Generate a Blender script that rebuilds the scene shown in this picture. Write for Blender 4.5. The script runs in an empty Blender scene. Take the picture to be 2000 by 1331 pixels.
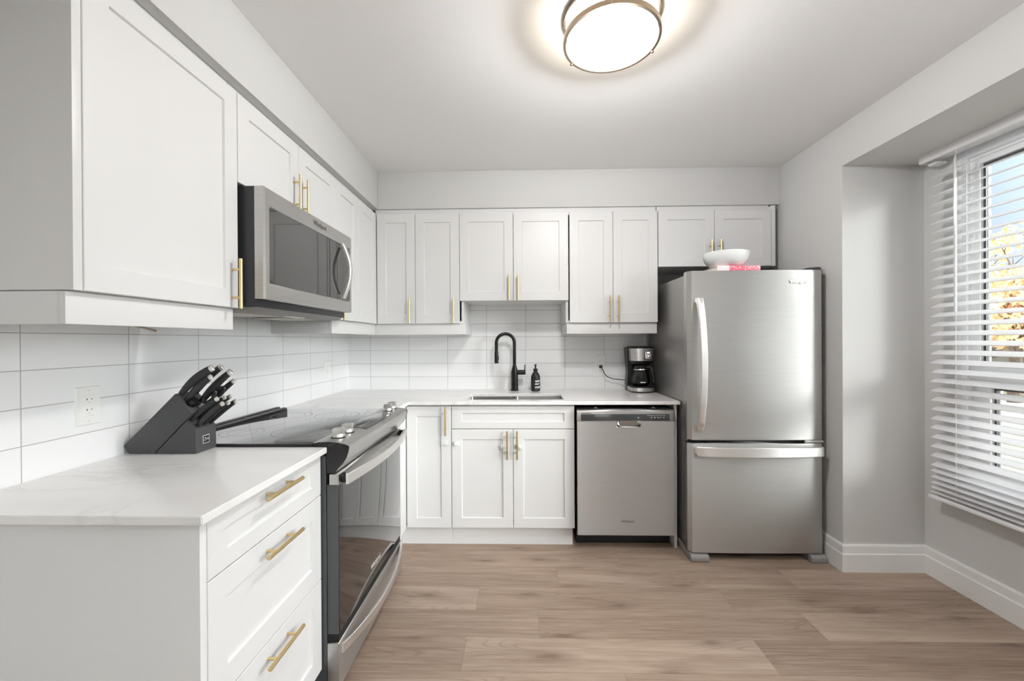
import bpy, bmesh, math, random
from mathutils import Vector, Matrix
random.seed(7)
SC = bpy.context.scene
COL = SC.collection
PI = math.pi

# ------------------------------------------------------------------ camera
cam_d = bpy.data.cameras.new('camera')
cam_d.sensor_width = 36.0
cam_d.lens = 794.7168 / 2000 * 36
cam_d.shift_x = (1000 - 998.3157) / 2000
cam_d.shift_y = (667.4025 - 665.5) / 2000
cam_d.clip_start = 0.02
cam_d.clip_end = 400
cam = bpy.data.objects.new('camera', cam_d)
COL.objects.link(cam)
_r = Vector((0.999737, 0.022354, -0.005165))
_f = Vector((-0.022371, 0.999745, -0.003188))
_u = Vector((0.005092, 0.003303, 0.999982))
cam.matrix_world = Matrix(((_r.x, _u.x, -_f.x, 1.36058), (_r.y, _u.y, -_f.y, -3.18952),
                           (_r.z, _u.z, -_f.z, 1.30056), (0, 0, 0, 1)))
SC.camera = cam

# ------------------------------------------------------------------ sky, sun, exposure
vs = SC.view_settings
SC.display_settings.display_device = 'sRGB'
vs.view_transform = 'Standard'
vs.look = 'None'
vs.gamma = 1.0
vs.use_curve_mapping = False
vs.exposure = 0.28
SC.cycles.use_denoising = True
SC.cycles.max_bounces = 10
SC.cycles.diffuse_bounces = 6
SC.cycles.glossy_bounces = 5
SC.cycles.transmission_bounces = 8
SC.cycles.sample_clamp_indirect = 6.0
SC.cycles.caustics_reflective = False
SC.cycles.caustics_refractive = False

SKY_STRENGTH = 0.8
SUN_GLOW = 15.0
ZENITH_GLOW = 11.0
SUN_ENERGY = 2.1
LAMP_STRENGTH = 14.0
LAMP_WATTS = 36.0
FILL_LAMP_STRENGTH = 5.0
FILL_UPLIGHT_WATTS = 85.0
SUN_DIR = Vector((0.72, -0.66, 0.26)).normalized()

w = bpy.data.worlds.new('sky')
SC.world = w
w.use_nodes = True
nt = w.node_tree
nt.nodes.clear()
tc = nt.nodes.new('ShaderNodeTexCoord')
sx = nt.nodes.new('ShaderNodeSeparateXYZ')
nt.links.new(tc.outputs['Generated'], sx.inputs[0])
rp = nt.nodes.new('ShaderNodeValToRGB')
el = rp.color_ramp.elements
el[0].position = 0.0
el[0].color = (0.92, 0.93, 0.95, 1)
el[1].position = 0.40
el[1].color = (0.30, 0.52, 0.92, 1)
e = el.new(0.12)
e.color = (0.70, 0.82, 0.98, 1)
nt.links.new(sx.outputs['Z'], rp.inputs[0])
ns = nt.nodes.new('ShaderNodeTexNoise')
ns.inputs['Scale'].default_value = 3.5
ns.inputs['Detail'].default_value = 6
nt.links.new(tc.outputs['Generated'], ns.inputs['Vector'])
cr = nt.nodes.new('ShaderNodeValToRGB')
cr.color_ramp.elements[0].position = 0.46
cr.color_ramp.elements[1].position = 0.66
nt.links.new(ns.outputs['Fac'], cr.inputs[0])
mx = nt.nodes.new('ShaderNodeMix')
mx.data_type = 'RGBA'
nt.links.new(cr.outputs[0], mx.inputs[0])
nt.links.new(rp.outputs[0], mx.inputs[6])
mx.inputs[7].default_value = (0.95, 0.96, 0.98, 1)
# hazy sky glow near the sun, added out of view to brighten the room
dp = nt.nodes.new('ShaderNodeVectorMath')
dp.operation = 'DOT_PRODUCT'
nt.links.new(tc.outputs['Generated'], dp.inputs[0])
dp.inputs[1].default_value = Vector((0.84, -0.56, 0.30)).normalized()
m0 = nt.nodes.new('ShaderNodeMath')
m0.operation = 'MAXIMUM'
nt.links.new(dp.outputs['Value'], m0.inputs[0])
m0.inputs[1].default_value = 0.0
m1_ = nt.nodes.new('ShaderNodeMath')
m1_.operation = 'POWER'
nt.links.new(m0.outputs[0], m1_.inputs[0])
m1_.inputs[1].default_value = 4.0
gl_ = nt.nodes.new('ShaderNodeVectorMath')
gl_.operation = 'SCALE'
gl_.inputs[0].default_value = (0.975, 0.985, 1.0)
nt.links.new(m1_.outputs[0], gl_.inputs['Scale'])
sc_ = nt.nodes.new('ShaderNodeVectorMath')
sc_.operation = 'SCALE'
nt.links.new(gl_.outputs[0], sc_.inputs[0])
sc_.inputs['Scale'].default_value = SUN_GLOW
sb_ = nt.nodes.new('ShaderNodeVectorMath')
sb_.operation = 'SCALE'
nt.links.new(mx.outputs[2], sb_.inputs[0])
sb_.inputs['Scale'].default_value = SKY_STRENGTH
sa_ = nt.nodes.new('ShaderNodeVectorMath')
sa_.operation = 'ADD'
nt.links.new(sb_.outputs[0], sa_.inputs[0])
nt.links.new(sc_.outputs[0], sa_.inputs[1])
# extra zenith brightness, added out of view to light ground and bay
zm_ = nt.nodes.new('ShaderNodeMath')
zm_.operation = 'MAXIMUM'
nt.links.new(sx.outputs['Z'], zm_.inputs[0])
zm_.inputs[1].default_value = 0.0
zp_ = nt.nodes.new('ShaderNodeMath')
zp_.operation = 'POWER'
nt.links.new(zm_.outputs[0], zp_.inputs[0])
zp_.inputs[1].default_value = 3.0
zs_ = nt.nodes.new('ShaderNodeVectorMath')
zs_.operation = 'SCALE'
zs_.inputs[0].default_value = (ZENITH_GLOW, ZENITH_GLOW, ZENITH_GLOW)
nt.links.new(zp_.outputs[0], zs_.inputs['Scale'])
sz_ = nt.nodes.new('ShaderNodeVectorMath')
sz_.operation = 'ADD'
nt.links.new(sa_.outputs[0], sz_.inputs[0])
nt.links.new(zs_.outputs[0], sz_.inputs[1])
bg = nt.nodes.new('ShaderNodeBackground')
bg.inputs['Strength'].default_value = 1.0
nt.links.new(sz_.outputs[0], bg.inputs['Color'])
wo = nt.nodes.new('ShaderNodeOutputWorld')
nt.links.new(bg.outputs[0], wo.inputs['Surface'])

sun_d = bpy.data.lights.new('sun', 'SUN')
sun_d.energy = SUN_ENERGY
sun_d.angle = math.radians(13)
sun_d.color = (1.0, 0.985, 0.965)
sun = bpy.data.objects.new('sun', sun_d)
sun.rotation_euler = (-SUN_DIR).to_track_quat('-Z', 'Y').to_euler()
sun.location = (8, -8, 5)
COL.objects.link(sun)

# ------------------------------------------------------------------ material helpers
def srgb(r, g, b):
    def c(v):
        v /= 255.0
        return v / 12.92 if v <= 0.04045 else ((v + 0.055) / 1.055) ** 2.4
    return (c(r), c(g), c(b), 1.0)


class NT:
    def __init__(self, name):
        self.m = bpy.data.materials.new(name)
        self.m.use_nodes = True
        self.t = self.m.node_tree
        self.b = self.t.nodes['Principled BSDF']

    def n(self, kind, **kw):
        nd = self.t.nodes.new(kind)
        for k, v in kw.items():
            setattr(nd, k, v)
        return nd

    def l(self, a, b):
        self.t.links.new(a, b)

    def val(self, x):
        return x

    def math(self, op, a, b=None, c=None):
        nd = self.n('ShaderNodeMath', operation=op)
        for i, x in enumerate((a, b, c)):
            if x is None:
                continue
            if isinstance(x, (int, float)):
                nd.inputs[i].default_value = x
            else:
                self.l(x, nd.inputs[i])
        return nd.outputs[0]

    def pos(self):
        g = self.n('ShaderNodeNewGeometry')
        return g.outputs['Position']

    def mapped(self, scale, vec=None, loc=(0, 0, 0)):
        mp = self.n('ShaderNodeMapping')
        mp.inputs['Scale'].default_value = scale
        mp.inputs['Location'].default_value = loc
        self.l(vec if vec is not None else self.pos(), mp.inputs['Vector'])
        return mp.outputs[0]

    def noise(self, vec, scale=1.0, detail=4, rough=0.5, dist=0.0):
        nd = self.n('ShaderNodeTexNoise')
        nd.inputs['Scale'].default_value = scale
        nd.inputs['Detail'].default_value = detail
        nd.inputs['Roughness'].default_value = rough
        nd.inputs['Distortion'].default_value = dist
        self.l(vec, nd.inputs['Vector'])
        return nd.outputs['Fac']

    def ramp(self, fac, stops, interp='LINEAR'):
        r = self.n('ShaderNodeValToRGB')
        r.color_ramp.interpolation = interp
        els = r.color_ramp.elements
        els[0].position, els[0].color = stops[0]
        els[1].position, els[1].color = stops[1]
        for p, c in stops[2:]:
            q = els.new(p)
            q.color = c
        self.l(fac, r.inputs[0])
        return r.outputs[0]

    def mix(self, fac, a, b, blend='MIX'):
        nd = self.n('ShaderNodeMix', data_type='RGBA', blend_type=blend)
        for i, x in ((0, fac), (6, a), (7, b)):
            if isinstance(x, (int, float, tuple)):
                nd.inputs[i].default_value = x
            else:
                self.l(x, nd.inputs[i])
        return nd.outputs[2]

    def bump(self, h, strength=0.2, dist=0.002):
        nd = self.n('ShaderNodeBump')
        nd.inputs['Strength'].default_value = strength
        nd.inputs['Distance'].default_value = dist
        self.l(h, nd.inputs['Height'])
        self.l(nd.outputs[0], self.b.inputs['Normal'])

    def set(self, **kw):
        names = dict(color='Base Color', rough='Roughness', metal='Metallic', spec='Specular IOR Level', coat='Coat Weight',
                     coat_rough='Coat Roughness', trans='Transmission Weight', ior='IOR', aniso='Anisotropic', arot='Anisotropic Rotation',
                     emit='Emission Color', estr='Emission Strength', alpha='Alpha')
        for k, v in kw.items():
            s = self.b.inputs[names[k]]
            if isinstance(v, (int, float, tuple)):
                s.default_value = v
            else:
                self.l(v, s)
        return self


def plain(name, col, rough=0.5, metal=0.0, spec=0.5, bump=0.0, bscale=300.0, **kw):
    m = NT(name)
    m.set(color=col, rough=rough, metal=metal, spec=spec, **kw)
    if bump:
        m.bump(m.noise(m.pos(), bscale, 3), bump, 0.001)
    return m.m


WHITE_CAB = plain('white_satin_paint', srgb(223, 223, 223), 0.38, spec=0.4, bump=0.03, bscale=220)
WALL = plain('warm_grey_wall_paint', srgb(212, 212, 211), 0.75, spec=0.25, bump=0.06, bscale=260)
CEIL = plain('ceiling_paint', srgb(246, 246, 246), 0.9, spec=0.1, bump=0.05, bscale=260)
TRIM = plain('white_trim_paint', srgb(236, 236, 235), 0.4, spec=0.4, bump=0.02)
VINYL = plain('white_vinyl', srgb(240, 240, 242), 0.35, spec=0.45, bump=0.02)
SLAT = plain('white_slat', srgb(238, 238, 240), 0.45, spec=0.4, bump=0.02)
PLASTIC = plain('white_plastic', srgb(238, 238, 236), 0.3, bump=0.02)
CLEAR_LATCH = plain('pale_plastic', srgb(222, 224, 226), 0.3, bump=0.02)
BLACKP = plain('black_plastic', srgb(24, 24, 25), 0.35, bump=0.05)
BLACK_GLOSS = plain('black_gloss_enamel', srgb(14, 14, 15), 0.12, bump=0.02)
BLACK_MATTE = plain('matte_black_metal', srgb(20, 20, 21), 0.3, metal=0.3, bump=0.03)
DARK_GREY = plain('dark_grey_enamel', srgb(74, 76, 79), 0.45, bump=0.08, bscale=400)
RUBBER = plain('black_rubber', srgb(12, 12, 12), 0.7, bump=0.05)
SLOT = plain('dark_slot', srgb(40, 38, 36), 0.6, bump=0.05)
GREY_PLASTIC = plain('grey_plastic', srgb(140, 137, 135), 0.42, bump=0.05)
SILVER = plain('polished_chrome', (0.75, 0.75, 0.75, 1), 0.12, metal=1.0, bump=0.01)
LOGO_LIGHT = plain('logo_silver', (0.85, 0.85, 0.84, 1), 0.3, metal=0.6, bump=0.01)
LOGO_DARK = plain('logo_grey', srgb(90, 88, 88), 0.4, bump=0.01)
PRINT_WHITE = plain('white_print', srgb(240, 240, 240), 0.5, bump=0.01)
CERAMIC = plain('white_ceramic', srgb(232, 236, 236), 0.15, bump=0.01, coat=0.4)
NICKEL = plain('brushed_nickel', (0.36, 0.29, 0.22, 1), 0.3, metal=1.0, bump=0.03, bscale=600)
FILTER = plain('filter_mesh', (0.5, 0.46, 0.4, 1), 0.4, metal=0.8, bump=0.6, bscale=500)
CORD = plain('black_cord', srgb(18, 18, 18), 0.5, bump=0.05)


def brass():
    m = NT('brushed_brass')
    n = m.noise(m.mapped((40, 40, 900)), 6, 2)
    m.set(color=m.ramp(n, [(0.3, (0.66, 0.50, 0.23, 1)), (0.7, (0.80, 0.64, 0.34, 1))]), metal=1.0, rough=0.3)
    m.bump(n, 0.05, 0.0005)
    return m.m


def steel(name, base=0.62, rough=0.27, tint=(1.0, 0.985, 0.965), aniso=0.75, axis='h'):
    m = NT(name)
    sc = (6, 6, 700) if axis == 'h' else (700, 700, 6)
    n = m.noise(m.mapped(sc), 1.0, 3, 0.6)
    big = m.noise(m.mapped((1.5, 1.5, 3.0)), 1.0, 2)
    lo = tuple(base * 0.93 * t for t in tint) + (1,)
    hi = tuple(base * 1.05 * t for t in tint) + (1,)
    m.set(color=m.ramp(n, [(0.3, lo), (0.7, hi)]), metal=1.0, aniso=aniso, arot=0.25)
    rr = m.math('MULTIPLY_ADD', n, 0.10, rough - 0.05)
    rr = m.math('MULTIPLY_ADD', big, 0.06, m.math('SUBTRACT', rr, 0.03))
    m.set(rough=rr)
    tg = m.n('ShaderNodeTangent', direction_type='RADIAL', axis='Z')
    m.l(tg.outputs[0], m.b.inputs['Tangent'])
    m.bump(n, 0.012, 0.0003)
    return m.m


BRASS = brass()
STEEL = steel('brushed_stainless_steel', 0.60, 0.42, aniso=0.9)
STEEL_SINK = steel('sink_steel', 0.36, 0.3, aniso=0.3)
STEEL_PANEL = steel('range_panel_steel', 0.55, 0.3, aniso=0.4)
STEEL_BRIGHT = steel('handle_steel', 0.84, 0.38, aniso=0.5)
STEEL_DISH = steel('dishwasher_steel', 0.50, 0.42, (1.0, 0.975, 0.95), aniso=0.9)
FRIDGE_SIDE = plain('grey_textured_steel_side', (0.34, 0.325, 0.315, 1), 0.32, metal=0.75, bump=0.25, bscale=700)


def tile_mat(name, haxis, h0):
    m = NT(name)
    s = m.n('ShaderNodeSeparateXYZ')
    m.l(m.pos(), s.inputs[0])
    a = m.math('DIVIDE', m.math('SUBTRACT', s.outputs[haxis], h0), 0.3068)
    b = m.math('DIVIDE', m.math('SUBTRACT', s.outputs[2], 1.0167), 0.1036)
    fa = m.math('ABSOLUTE', m.math('SUBTRACT', m.math('FRACT', m.math('ADD', a, 20.5)), 0.5))
    fb = m.math('ABSOLUTE', m.math('SUBTRACT', m.math('FRACT', m.math('ADD', b, 20.5)), 0.5))
    da = m.math('MULTIPLY', fa, 0.3068)
    db = m.math('MULTIPLY', fb, 0.1036)
    d = m.math('MINIMUM', da, db)
    fac = m.n('ShaderNodeMapRange')
    fac.inputs[1].default_value = 0.0009
    fac.inputs[2].default_value = 0.0016
    m.l(d, fac.inputs[0])
    cid = m.n('ShaderNodeCombineXYZ')
    m.l(m.math('FLOOR', m.math('ADD', a, 20.0)), cid.inputs[0])
    m.l(m.math('FLOOR', m.math('ADD', b, 20.0)), cid.inputs[1])
    wn = m.n('ShaderNodeTexWhiteNoise')
    m.l(cid.outputs[0], wn.inputs['Vector'])
    tint = m.ramp(wn.outputs['Value'], [(0.0, srgb(238, 239, 240)), (1.0, srgb(244, 244, 245))])
    m.set(color=m.mix(fac.outputs[0], srgb(176, 173, 172), tint), spec=0.5)
    rr = m.math('MULTIPLY_ADD', fac.outputs[0], -0.55, 0.7)
    m.set(rough=rr)
    wob = m.noise(m.pos(), 9, 2)
    edge = m.n('ShaderNodeMapRange')
    edge.inputs[1].default_value = 0.0008
    edge.inputs[2].default_value = 0.004
    m.l(d, edge.inputs[0])
    m.bump(m.math('ADD', edge.outputs[0], m.math('MULTIPLY', wob, 0.25)), 0.35, 0.0015)
    return m.m


TILE_BACK = tile_mat('gloss_white_tile_back', 0, 0.1762)
TILE_LEFT = tile_mat('gloss_white_tile_side', 1, -0.2713)


def quartz():
    m = NT('white_veined_quartz')
    v = m.mapped((1.0, 2.6, 1.0))
    n1 = m.noise(v, 2.2, 8, 0.62, 0.9)
    a = m.math('ABSOLUTE', m.math('SUBTRACT', n1, 0.5))
    vein = m.ramp(a, [(0.0, (1, 1, 1, 1)), (0.035, (0, 0, 0, 1))])
    msk = m.ramp(m.noise(m.pos(), 1.7, 2), [(0.42, (0, 0, 0, 1)), (0.68, (1, 1, 1, 1))])
    vv = m.mix(1.0, vein, msk, 'MULTIPLY')
    cloud = m.ramp(m.noise(v, 3.0, 5), [(0.3, srgb(232, 231, 230)), (0.7, srgb(241, 240, 239))])
    m.set(color=m.mix(m.math('MULTIPLY', vv, 0.35), cloud, srgb(176, 172, 168)), rough=0.16, spec=0.5)
    return m.m


QUARTZ = quartz()


def wood_floor():
    m = NT('oak_plank_floor')
    s = m.n('ShaderNodeSeparateXYZ')
    m.l(m.pos(), s.inputs[0])
    PW = 0.1835
    PL = 1.24
    ry = m.math('DIVIDE', m.math('SUBTRACT', -0.682, s.outputs[1]), PW)
    row = m.math('FLOOR', ry)
    k = m.math('DIVIDE', m.math('ADD', row, 0.5), 12.0)
    offs = [0.70, 0.32, 1.14, 0.20, 1.12, 0.52, 0.90, 0.1, 0.66, 0.30, 1.0, 0.45]
    off = m.ramp(k, [(i / 12.0, (o / 1.3,) * 3 + (1,)) for i, o in enumerate(offs)], 'CONSTANT')
    px = m.math('DIVIDE', m.math('SUBTRACT', s.outputs[0], m.math('MULTIPLY', off, 1.3)), PL)
    colm = m.math('FLOOR', px)
    cid = m.n('ShaderNodeCombineXYZ')
    m.l(colm, cid.inputs[0])
    m.l(row, cid.inputs[1])
    wn = m.n('ShaderNodeTexWhiteNoise')
    m.l(cid.outputs[0], wn.inputs['Vector'])
    # per plank shifted grain coordinates
    sh = m.n('ShaderNodeVectorMath', operation='SCALE')
    m.l(wn.outputs['Color'], sh.inputs[0])
    sh.inputs['Scale'].default_value = 17.0
    ad = m.n('ShaderNodeVectorMath', operation='ADD')
    m.l(m.pos(), ad.inputs[0])
    m.l(sh.outputs[0], ad.inputs[1])
    P = ad.outputs[0]
    warp = m.noise(m.mapped((2.2, 5.0, 1.0), P), 1.0, 3)
    fine = m.noise(m.mapped((4.0, 110.0, 1.0), P), 1.0, 6, 0.7)
    mid = m.noise(m.mapped((1.3, 15.0, 1.0), P), 1.0, 5, 0.62, 0.6)
    broad = m.noise(m.mapped((1.1, 5.0, 1.0), P), 1.0, 2, 0.5)
    # cathedral figure: contour lines of a stretched noise, only here and there
    ring = m.noise(m.mapped((1.1, 8.0, 1.0), P), 1.0, 1, 0.4, 0.25)
    rings = m.math('ABSOLUTE', m.math('SUBTRACT', m.math('FRACT', m.math('MULTIPLY', ring, 22.0)), 0.5))
    rmask = m.ramp(broad, [(0.50, (0, 0, 0, 1)), (0.62, (1, 1, 1, 1))])
    knot = m.n('ShaderNodeTexVoronoi', feature='F1', voronoi_dimensions='2D')
    kw = m.n('ShaderNodeVectorMath', operation='ADD')
    m.l(m.mapped((1.9, 6.4, 1.0), P), kw.inputs[0])
    kn = m.n('ShaderNodeTexNoise')
    kn.inputs['Scale'].default_value = 9.0
    m.l(P, kn.inputs['Vector'])
    ks = m.n('ShaderNodeVectorMath', operation='SCALE')
    m.l(kn.outputs['Color'], ks.inputs[0])
    ks.inputs['Scale'].default_value = 0.16
    m.l(ks.outputs[0], kw.inputs[1])
    m.l(kw.outputs[0], knot.inputs['Vector'])
    knot.inputs['Scale'].default_value = 1.0
    ksep = m.n('ShaderNodeSeparateColor')
    m.l(knot.outputs['Color'], ksep.inputs[0])
    kon = m.math('GREATER_THAN', ksep.outputs[0], 0.45)
    kf = m.ramp(knot.outputs['Distance'], [(0.0, (1, 1, 1, 1)), (0.05, (0.75, 0.75, 0.75, 1)), (0.11, (0.35, 0.35, 0.35, 1)), (0.27, (0, 0, 0, 1))])
    kf = m.math('MULTIPLY', kf, kon)
    base = m.ramp(wn.outputs['Value'], [(0.0, srgb(143, 121, 105)), (0.5, srgb(159, 137, 121)), (1.0, srgb(174, 153, 137))])
    c = m.mix(m.ramp(mid, [(0.36, (0, 0, 0, 1)), (0.70, (0.8,) * 3 + (1,))]), base, srgb(122, 99, 83))
    c = m.mix(m.ramp(fine, [(0.40, (0, 0, 0, 1)), (0.75, (0.5,) * 3 + (1,))]), c, srgb(194, 178, 163))
    rr_ = m.ramp(rings, [(0.0, (1, 1, 1, 1)), (0.20, (0, 0, 0, 1))])
    c = m.mix(m.math('MULTIPLY', m.math('MULTIPLY', rr_, rmask), 0.38), c, srgb(104, 82, 67))
    c = m.mix(m.math('MULTIPLY', kf, 0.62), c, srgb(82, 60, 46))
    fy = m.math('FRACT', ry)
    fx = m.math('FRACT', px)
    dy = m.math('MULTIPLY', m.math('MINIMUM', fy, m.math('SUBTRACT', 1.0, fy)), PW)
    dx = m.math('MULTIPLY', m.math('MINIMUM', fx, m.math('SUBTRACT', 1.0, fx)), PL)
    seam = m.n('ShaderNodeMapRange')
    seam.inputs[1].default_value = 0.0004
    seam.inputs[2].default_value = 0.0016
    m.l(m.math('MINIMUM', dx, dy), seam.inputs[0])
    c = m.mix(m.math('MULTIPLY_ADD', seam.outputs[0], -0.5, 0.5), c, srgb(110, 92, 80))
    m.set(color=c, rough=m.math('MULTIPLY_ADD', fine, 0.15, 0.38), spec=0.35)
    m.bump(m.math('ADD', m.math('MULTIPLY', fine, 0.4), seam.outputs[0]), 0.15, 0.0008)
    return m.m


FLOOR = wood_floor()


def glass(name, tint=(1, 1, 1, 1)):
    m = NT(name)
    m.set(color=tint, rough=0.0, trans=1.0, ior=1.45)
    # thin pane: let light straight through
    tr = m.n('ShaderNodeBsdfTransparent')
    tr.inputs[0].default_value = tint
    gl = m.n('ShaderNodeBsdfGlossy')
    gl.inputs['Roughness'].default_value = 0.02
    fr = m.n('ShaderNodeFresnel')
    fr.inputs['IOR'].default_value = 1.35
    mxs = m.n('ShaderNodeMixShader')
    m.l(fr.outputs[0], mxs.inputs[0])
    m.l(tr.outputs[0], mxs.inputs[1])
    m.l(gl.outputs[0], mxs.inputs[2])
    m.l(mxs.outputs[0], m.t.nodes['Material Output'].inputs['Surface'])
    return m.m


GLASS = glass('window_glass', (0.96, 0.98, 0.97, 1))
CARAFE_GLASS = glass('carafe_glass', (0.82, 0.84, 0.85, 1))


def black_glass(name, col, spec=0.5, rough=0.03, ior=1.5):
    m = NT(name)
    n = m.noise(m.pos(), 4, 2)
    m.set(color=col, rough=rough, spec=spec, coat=0.3, ior=ior)
    m.bump(n, 0.02, 0.002)
    return m.m


OVEN_GLASS = black_glass('oven_black_glass', srgb(20, 19, 19), 0.5, 0.03, 2.2)
HOB_GLASS = black_glass('cooktop_black_glass', srgb(60, 60, 63), 0.5, 0.03, 9.0)
MICRO_GLASS = black_glass('smoked_glass', srgb(46, 45, 44), 0.9)
PANEL_GLASS = black_glass('control_glass', srgb(60, 61, 62), 0.6, 0.1)


def emit(name, col, strength):
    m = NT(name)
    m.set(color=(0.8, 0.8, 0.8, 1), emit=col, estr=strength, rough=0.4)
    return m.m


LAMP_GLOW = emit('lit_opal_glass', (1.0, 0.88, 0.72, 1), LAMP_STRENGTH)
FILL_LAMP_GLOW = emit('lit_fill_lamp', (1.0, 0.98, 0.96, 1), FILL_LAMP_STRENGTH)
LCD = emit('lit_display', (0.75, 0.80, 1.0, 1), 0.9)

# ------------------------------------------------------------------ mesh builder
WLOC = {}


def wl(o):
    return WLOC.get(o.name, Vector((0, 0, 0)))


class MB:
    def __init__(self):
        self.bm = bmesh.new()

    def _merge(self, b2):
        me = bpy.data.meshes.new('tmp')
        b2.to_mesh(me)
        b2.free()
        self.bm.from_mesh(me)
        bpy.data.meshes.remove(me)
        return self

    def box(self, x0, x1, y0, y1, z0, z1, bev=0.0, seg=2):
        b = bmesh.new()
        bmesh.ops.create_cube(b, size=1.0)
        for v in b.verts:
            v.co = Vector(((x0 + x1) / 2 + v.co.x * (x1 - x0), (y0 + y1) / 2 + v.co.y * (y1 - y0), (z0 + z1) / 2 + v.co.z * (z1 - z0)))
        if bev:
            bmesh.ops.bevel(b, geom=b.edges[:], offset=bev, segments=seg, affect='EDGES', profile=0.6)
        return self._merge(b)

    def prism(self, pts, axis, a0, a1, bev=0.0, seg=2):
        """pts: 2D outline in the plane normal to axis ('x': (y,z), 'y': (x,z), 'z': (x,y))"""
        def p3(p, a):
            return {'x': (a, p[0], p[1]), 'y': (p[0], a, p[1]), 'z': (p[0], p[1], a)}[axis]
        b = bmesh.new()
        A = [b.verts.new(p3(p, a0)) for p in pts]
        B = [b.verts.new(p3(p, a1)) for p in pts]
        b.faces.new(A)
        b.faces.new(B[::-1])
        n = len(pts)
        for i in range(n):
            b.faces.new((A[i], B[i], B[(i + 1) % n], A[(i + 1) % n]))
        bmesh.ops.recalc_face_normals(b, faces=b.faces[:])
        if bev:
            bmesh.ops.bevel(b, geom=[e_ for e_ in b.edges if e_.calc_face_angle(0) > 0.5], offset=bev, segments=seg, affect='EDGES', profile=0.6)
        return self._merge(b)

    def loops(self, rings, close=True, cap0=True, cap1=True):
        vs_ = [[self.bm.verts.new(p) for p in r] for r in rings]
        n = len(rings[0])
        rng = range(n) if close else range(n - 1)
        for a, b in zip(vs_[:-1], vs_[1:]):
            for i in rng:
                self.bm.faces.new((a[i], a[(i + 1) % n], b[(i + 1) % n], b[i]))
        if cap0:
            self.bm.faces.new(vs_[0][::-1])
        if cap1:
            self.bm.faces.new(vs_[-1])
        return self

    def cyl(self, p0, p1, r0, r1=None, n=24, cap=True):
        return self.tube([p0, p1], [r0, r0 if r1 is None else r1], n, cap)

    def tube(self, path, rad, n=16, cap=True, flat=1.0, up=None):
        """sweep a circle (or ellipse: flat squashes it along the second axis) along a path"""
        P = [Vector(p) for p in path]
        if isinstance(rad, (int, float)):
            rad = [rad] * len(P)
        T = []
        for i in range(len(P)):
            a = P[max(i - 1, 0)]
            b = P[min(i + 1, len(P) - 1)]
            T.append((b - a).normalized())
        ref = Vector(up) if up else (Vector((0, 0, 1)) if abs(T[0].z) < 0.9 else Vector((1, 0, 0)))
        N = (ref - T[0] * ref.dot(T[0])).normalized()
        rings = []
        for i, p in enumerate(P):
            if i:
                N = (N - T[i] * N.dot(T[i])).normalized()
            B = T[i].cross(N)
            rings.append([p + rad[i] * (math.cos(2 * PI * k / n) * N + flat * math.sin(2 * PI * k / n) * B) for k in range(n)])
        return self.loops(rings, True, cap, cap)

    def strip(self, path, wdir, ndirs, w_, t_):
        """sweep a rectangular bar: wdir fixed width direction, ndirs normals per path point"""
        W = Vector(wdir).normalized()
        rings = []
        for p, nn in zip(path, ndirs):
            p = Vector(p)
            N = Vector(nn).normalized()
            c = min(w_, t_) * 0.22
            a, b = w_ / 2, t_ / 2
            rings.append([p + W * x + N * y for x, y in ((-a, -b), (a, -b), (a, b - c), (a - c, b), (-a + c, b), (-a, b - c))])
        return self.loops(rings)

    def lathe(self, prof, c, n=32, axis='z', cap0=True, cap1=True):
        c = Vector(c)
        rings = []
        for r, h in prof:
            ring = []
            for k in range(n):
                a = 2 * PI * k / n
                if axis == 'z':
                    ring.append(c + Vector((r * math.cos(a), r * math.sin(a), h)))
                elif axis == 'y':
                    ring.append(c + Vector((r * math.cos(a), h, r * math.sin(a))))
                else:
                    ring.append(c + Vector((h, r * math.cos(a), r * math.sin(a))))
            rings.append(ring)
        return self.loops(rings, True, cap0, cap1)

    def plate(self, xs, ys, on, z0, z1, bev=0.0):
        b = bmesh.new()
        V = {}

        def v(i, j, z):
            if (i, j, z) not in V:
                V[(i, j, z)] = b.verts.new((xs[i], ys[j], z))
            return V[(i, j, z)]
        nx, ny = len(xs) - 1, len(ys) - 1

        def is_on(i, j):
            return 0 <= i < nx and 0 <= j < ny and on(i, j)
        for i in range(nx):
            for j in range(ny):
                if not is_on(i, j):
                    continue
                b.faces.new((v(i, j, z1), v(i + 1, j, z1), v(i + 1, j + 1, z1), v(i, j + 1, z1)))
                b.faces.new((v(i, j, z0), v(i, j + 1, z0), v(i + 1, j + 1, z0), v(i + 1, j, z0)))
                for di, dj, p, q in ((-1, 0, (i, j + 1), (i, j)), (1, 0, (i + 1, j), (i + 1, j + 1)), (0, -1, (i, j), (i + 1, j)), (0, 1, (i + 1, j + 1), (i, j + 1))):
                    if not is_on(i + di, j + dj):
                        b.faces.new((v(*p, z0), v(*q, z0), v(*q, z1), v(*p, z1)))
        bmesh.ops.dissolve_limit(b, angle_limit=0.01, verts=b.verts[:], edges=b.edges[:])
        bmesh.ops.recalc_face_normals(b, faces=b.faces[:])
        if bev:
            bmesh.ops.bevel(b, geom=[e_ for e_ in b.edges if e_.calc_face_angle(0) > 0.5], offset=bev, segments=2, affect='EDGES')
        return self._merge(b)

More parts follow.
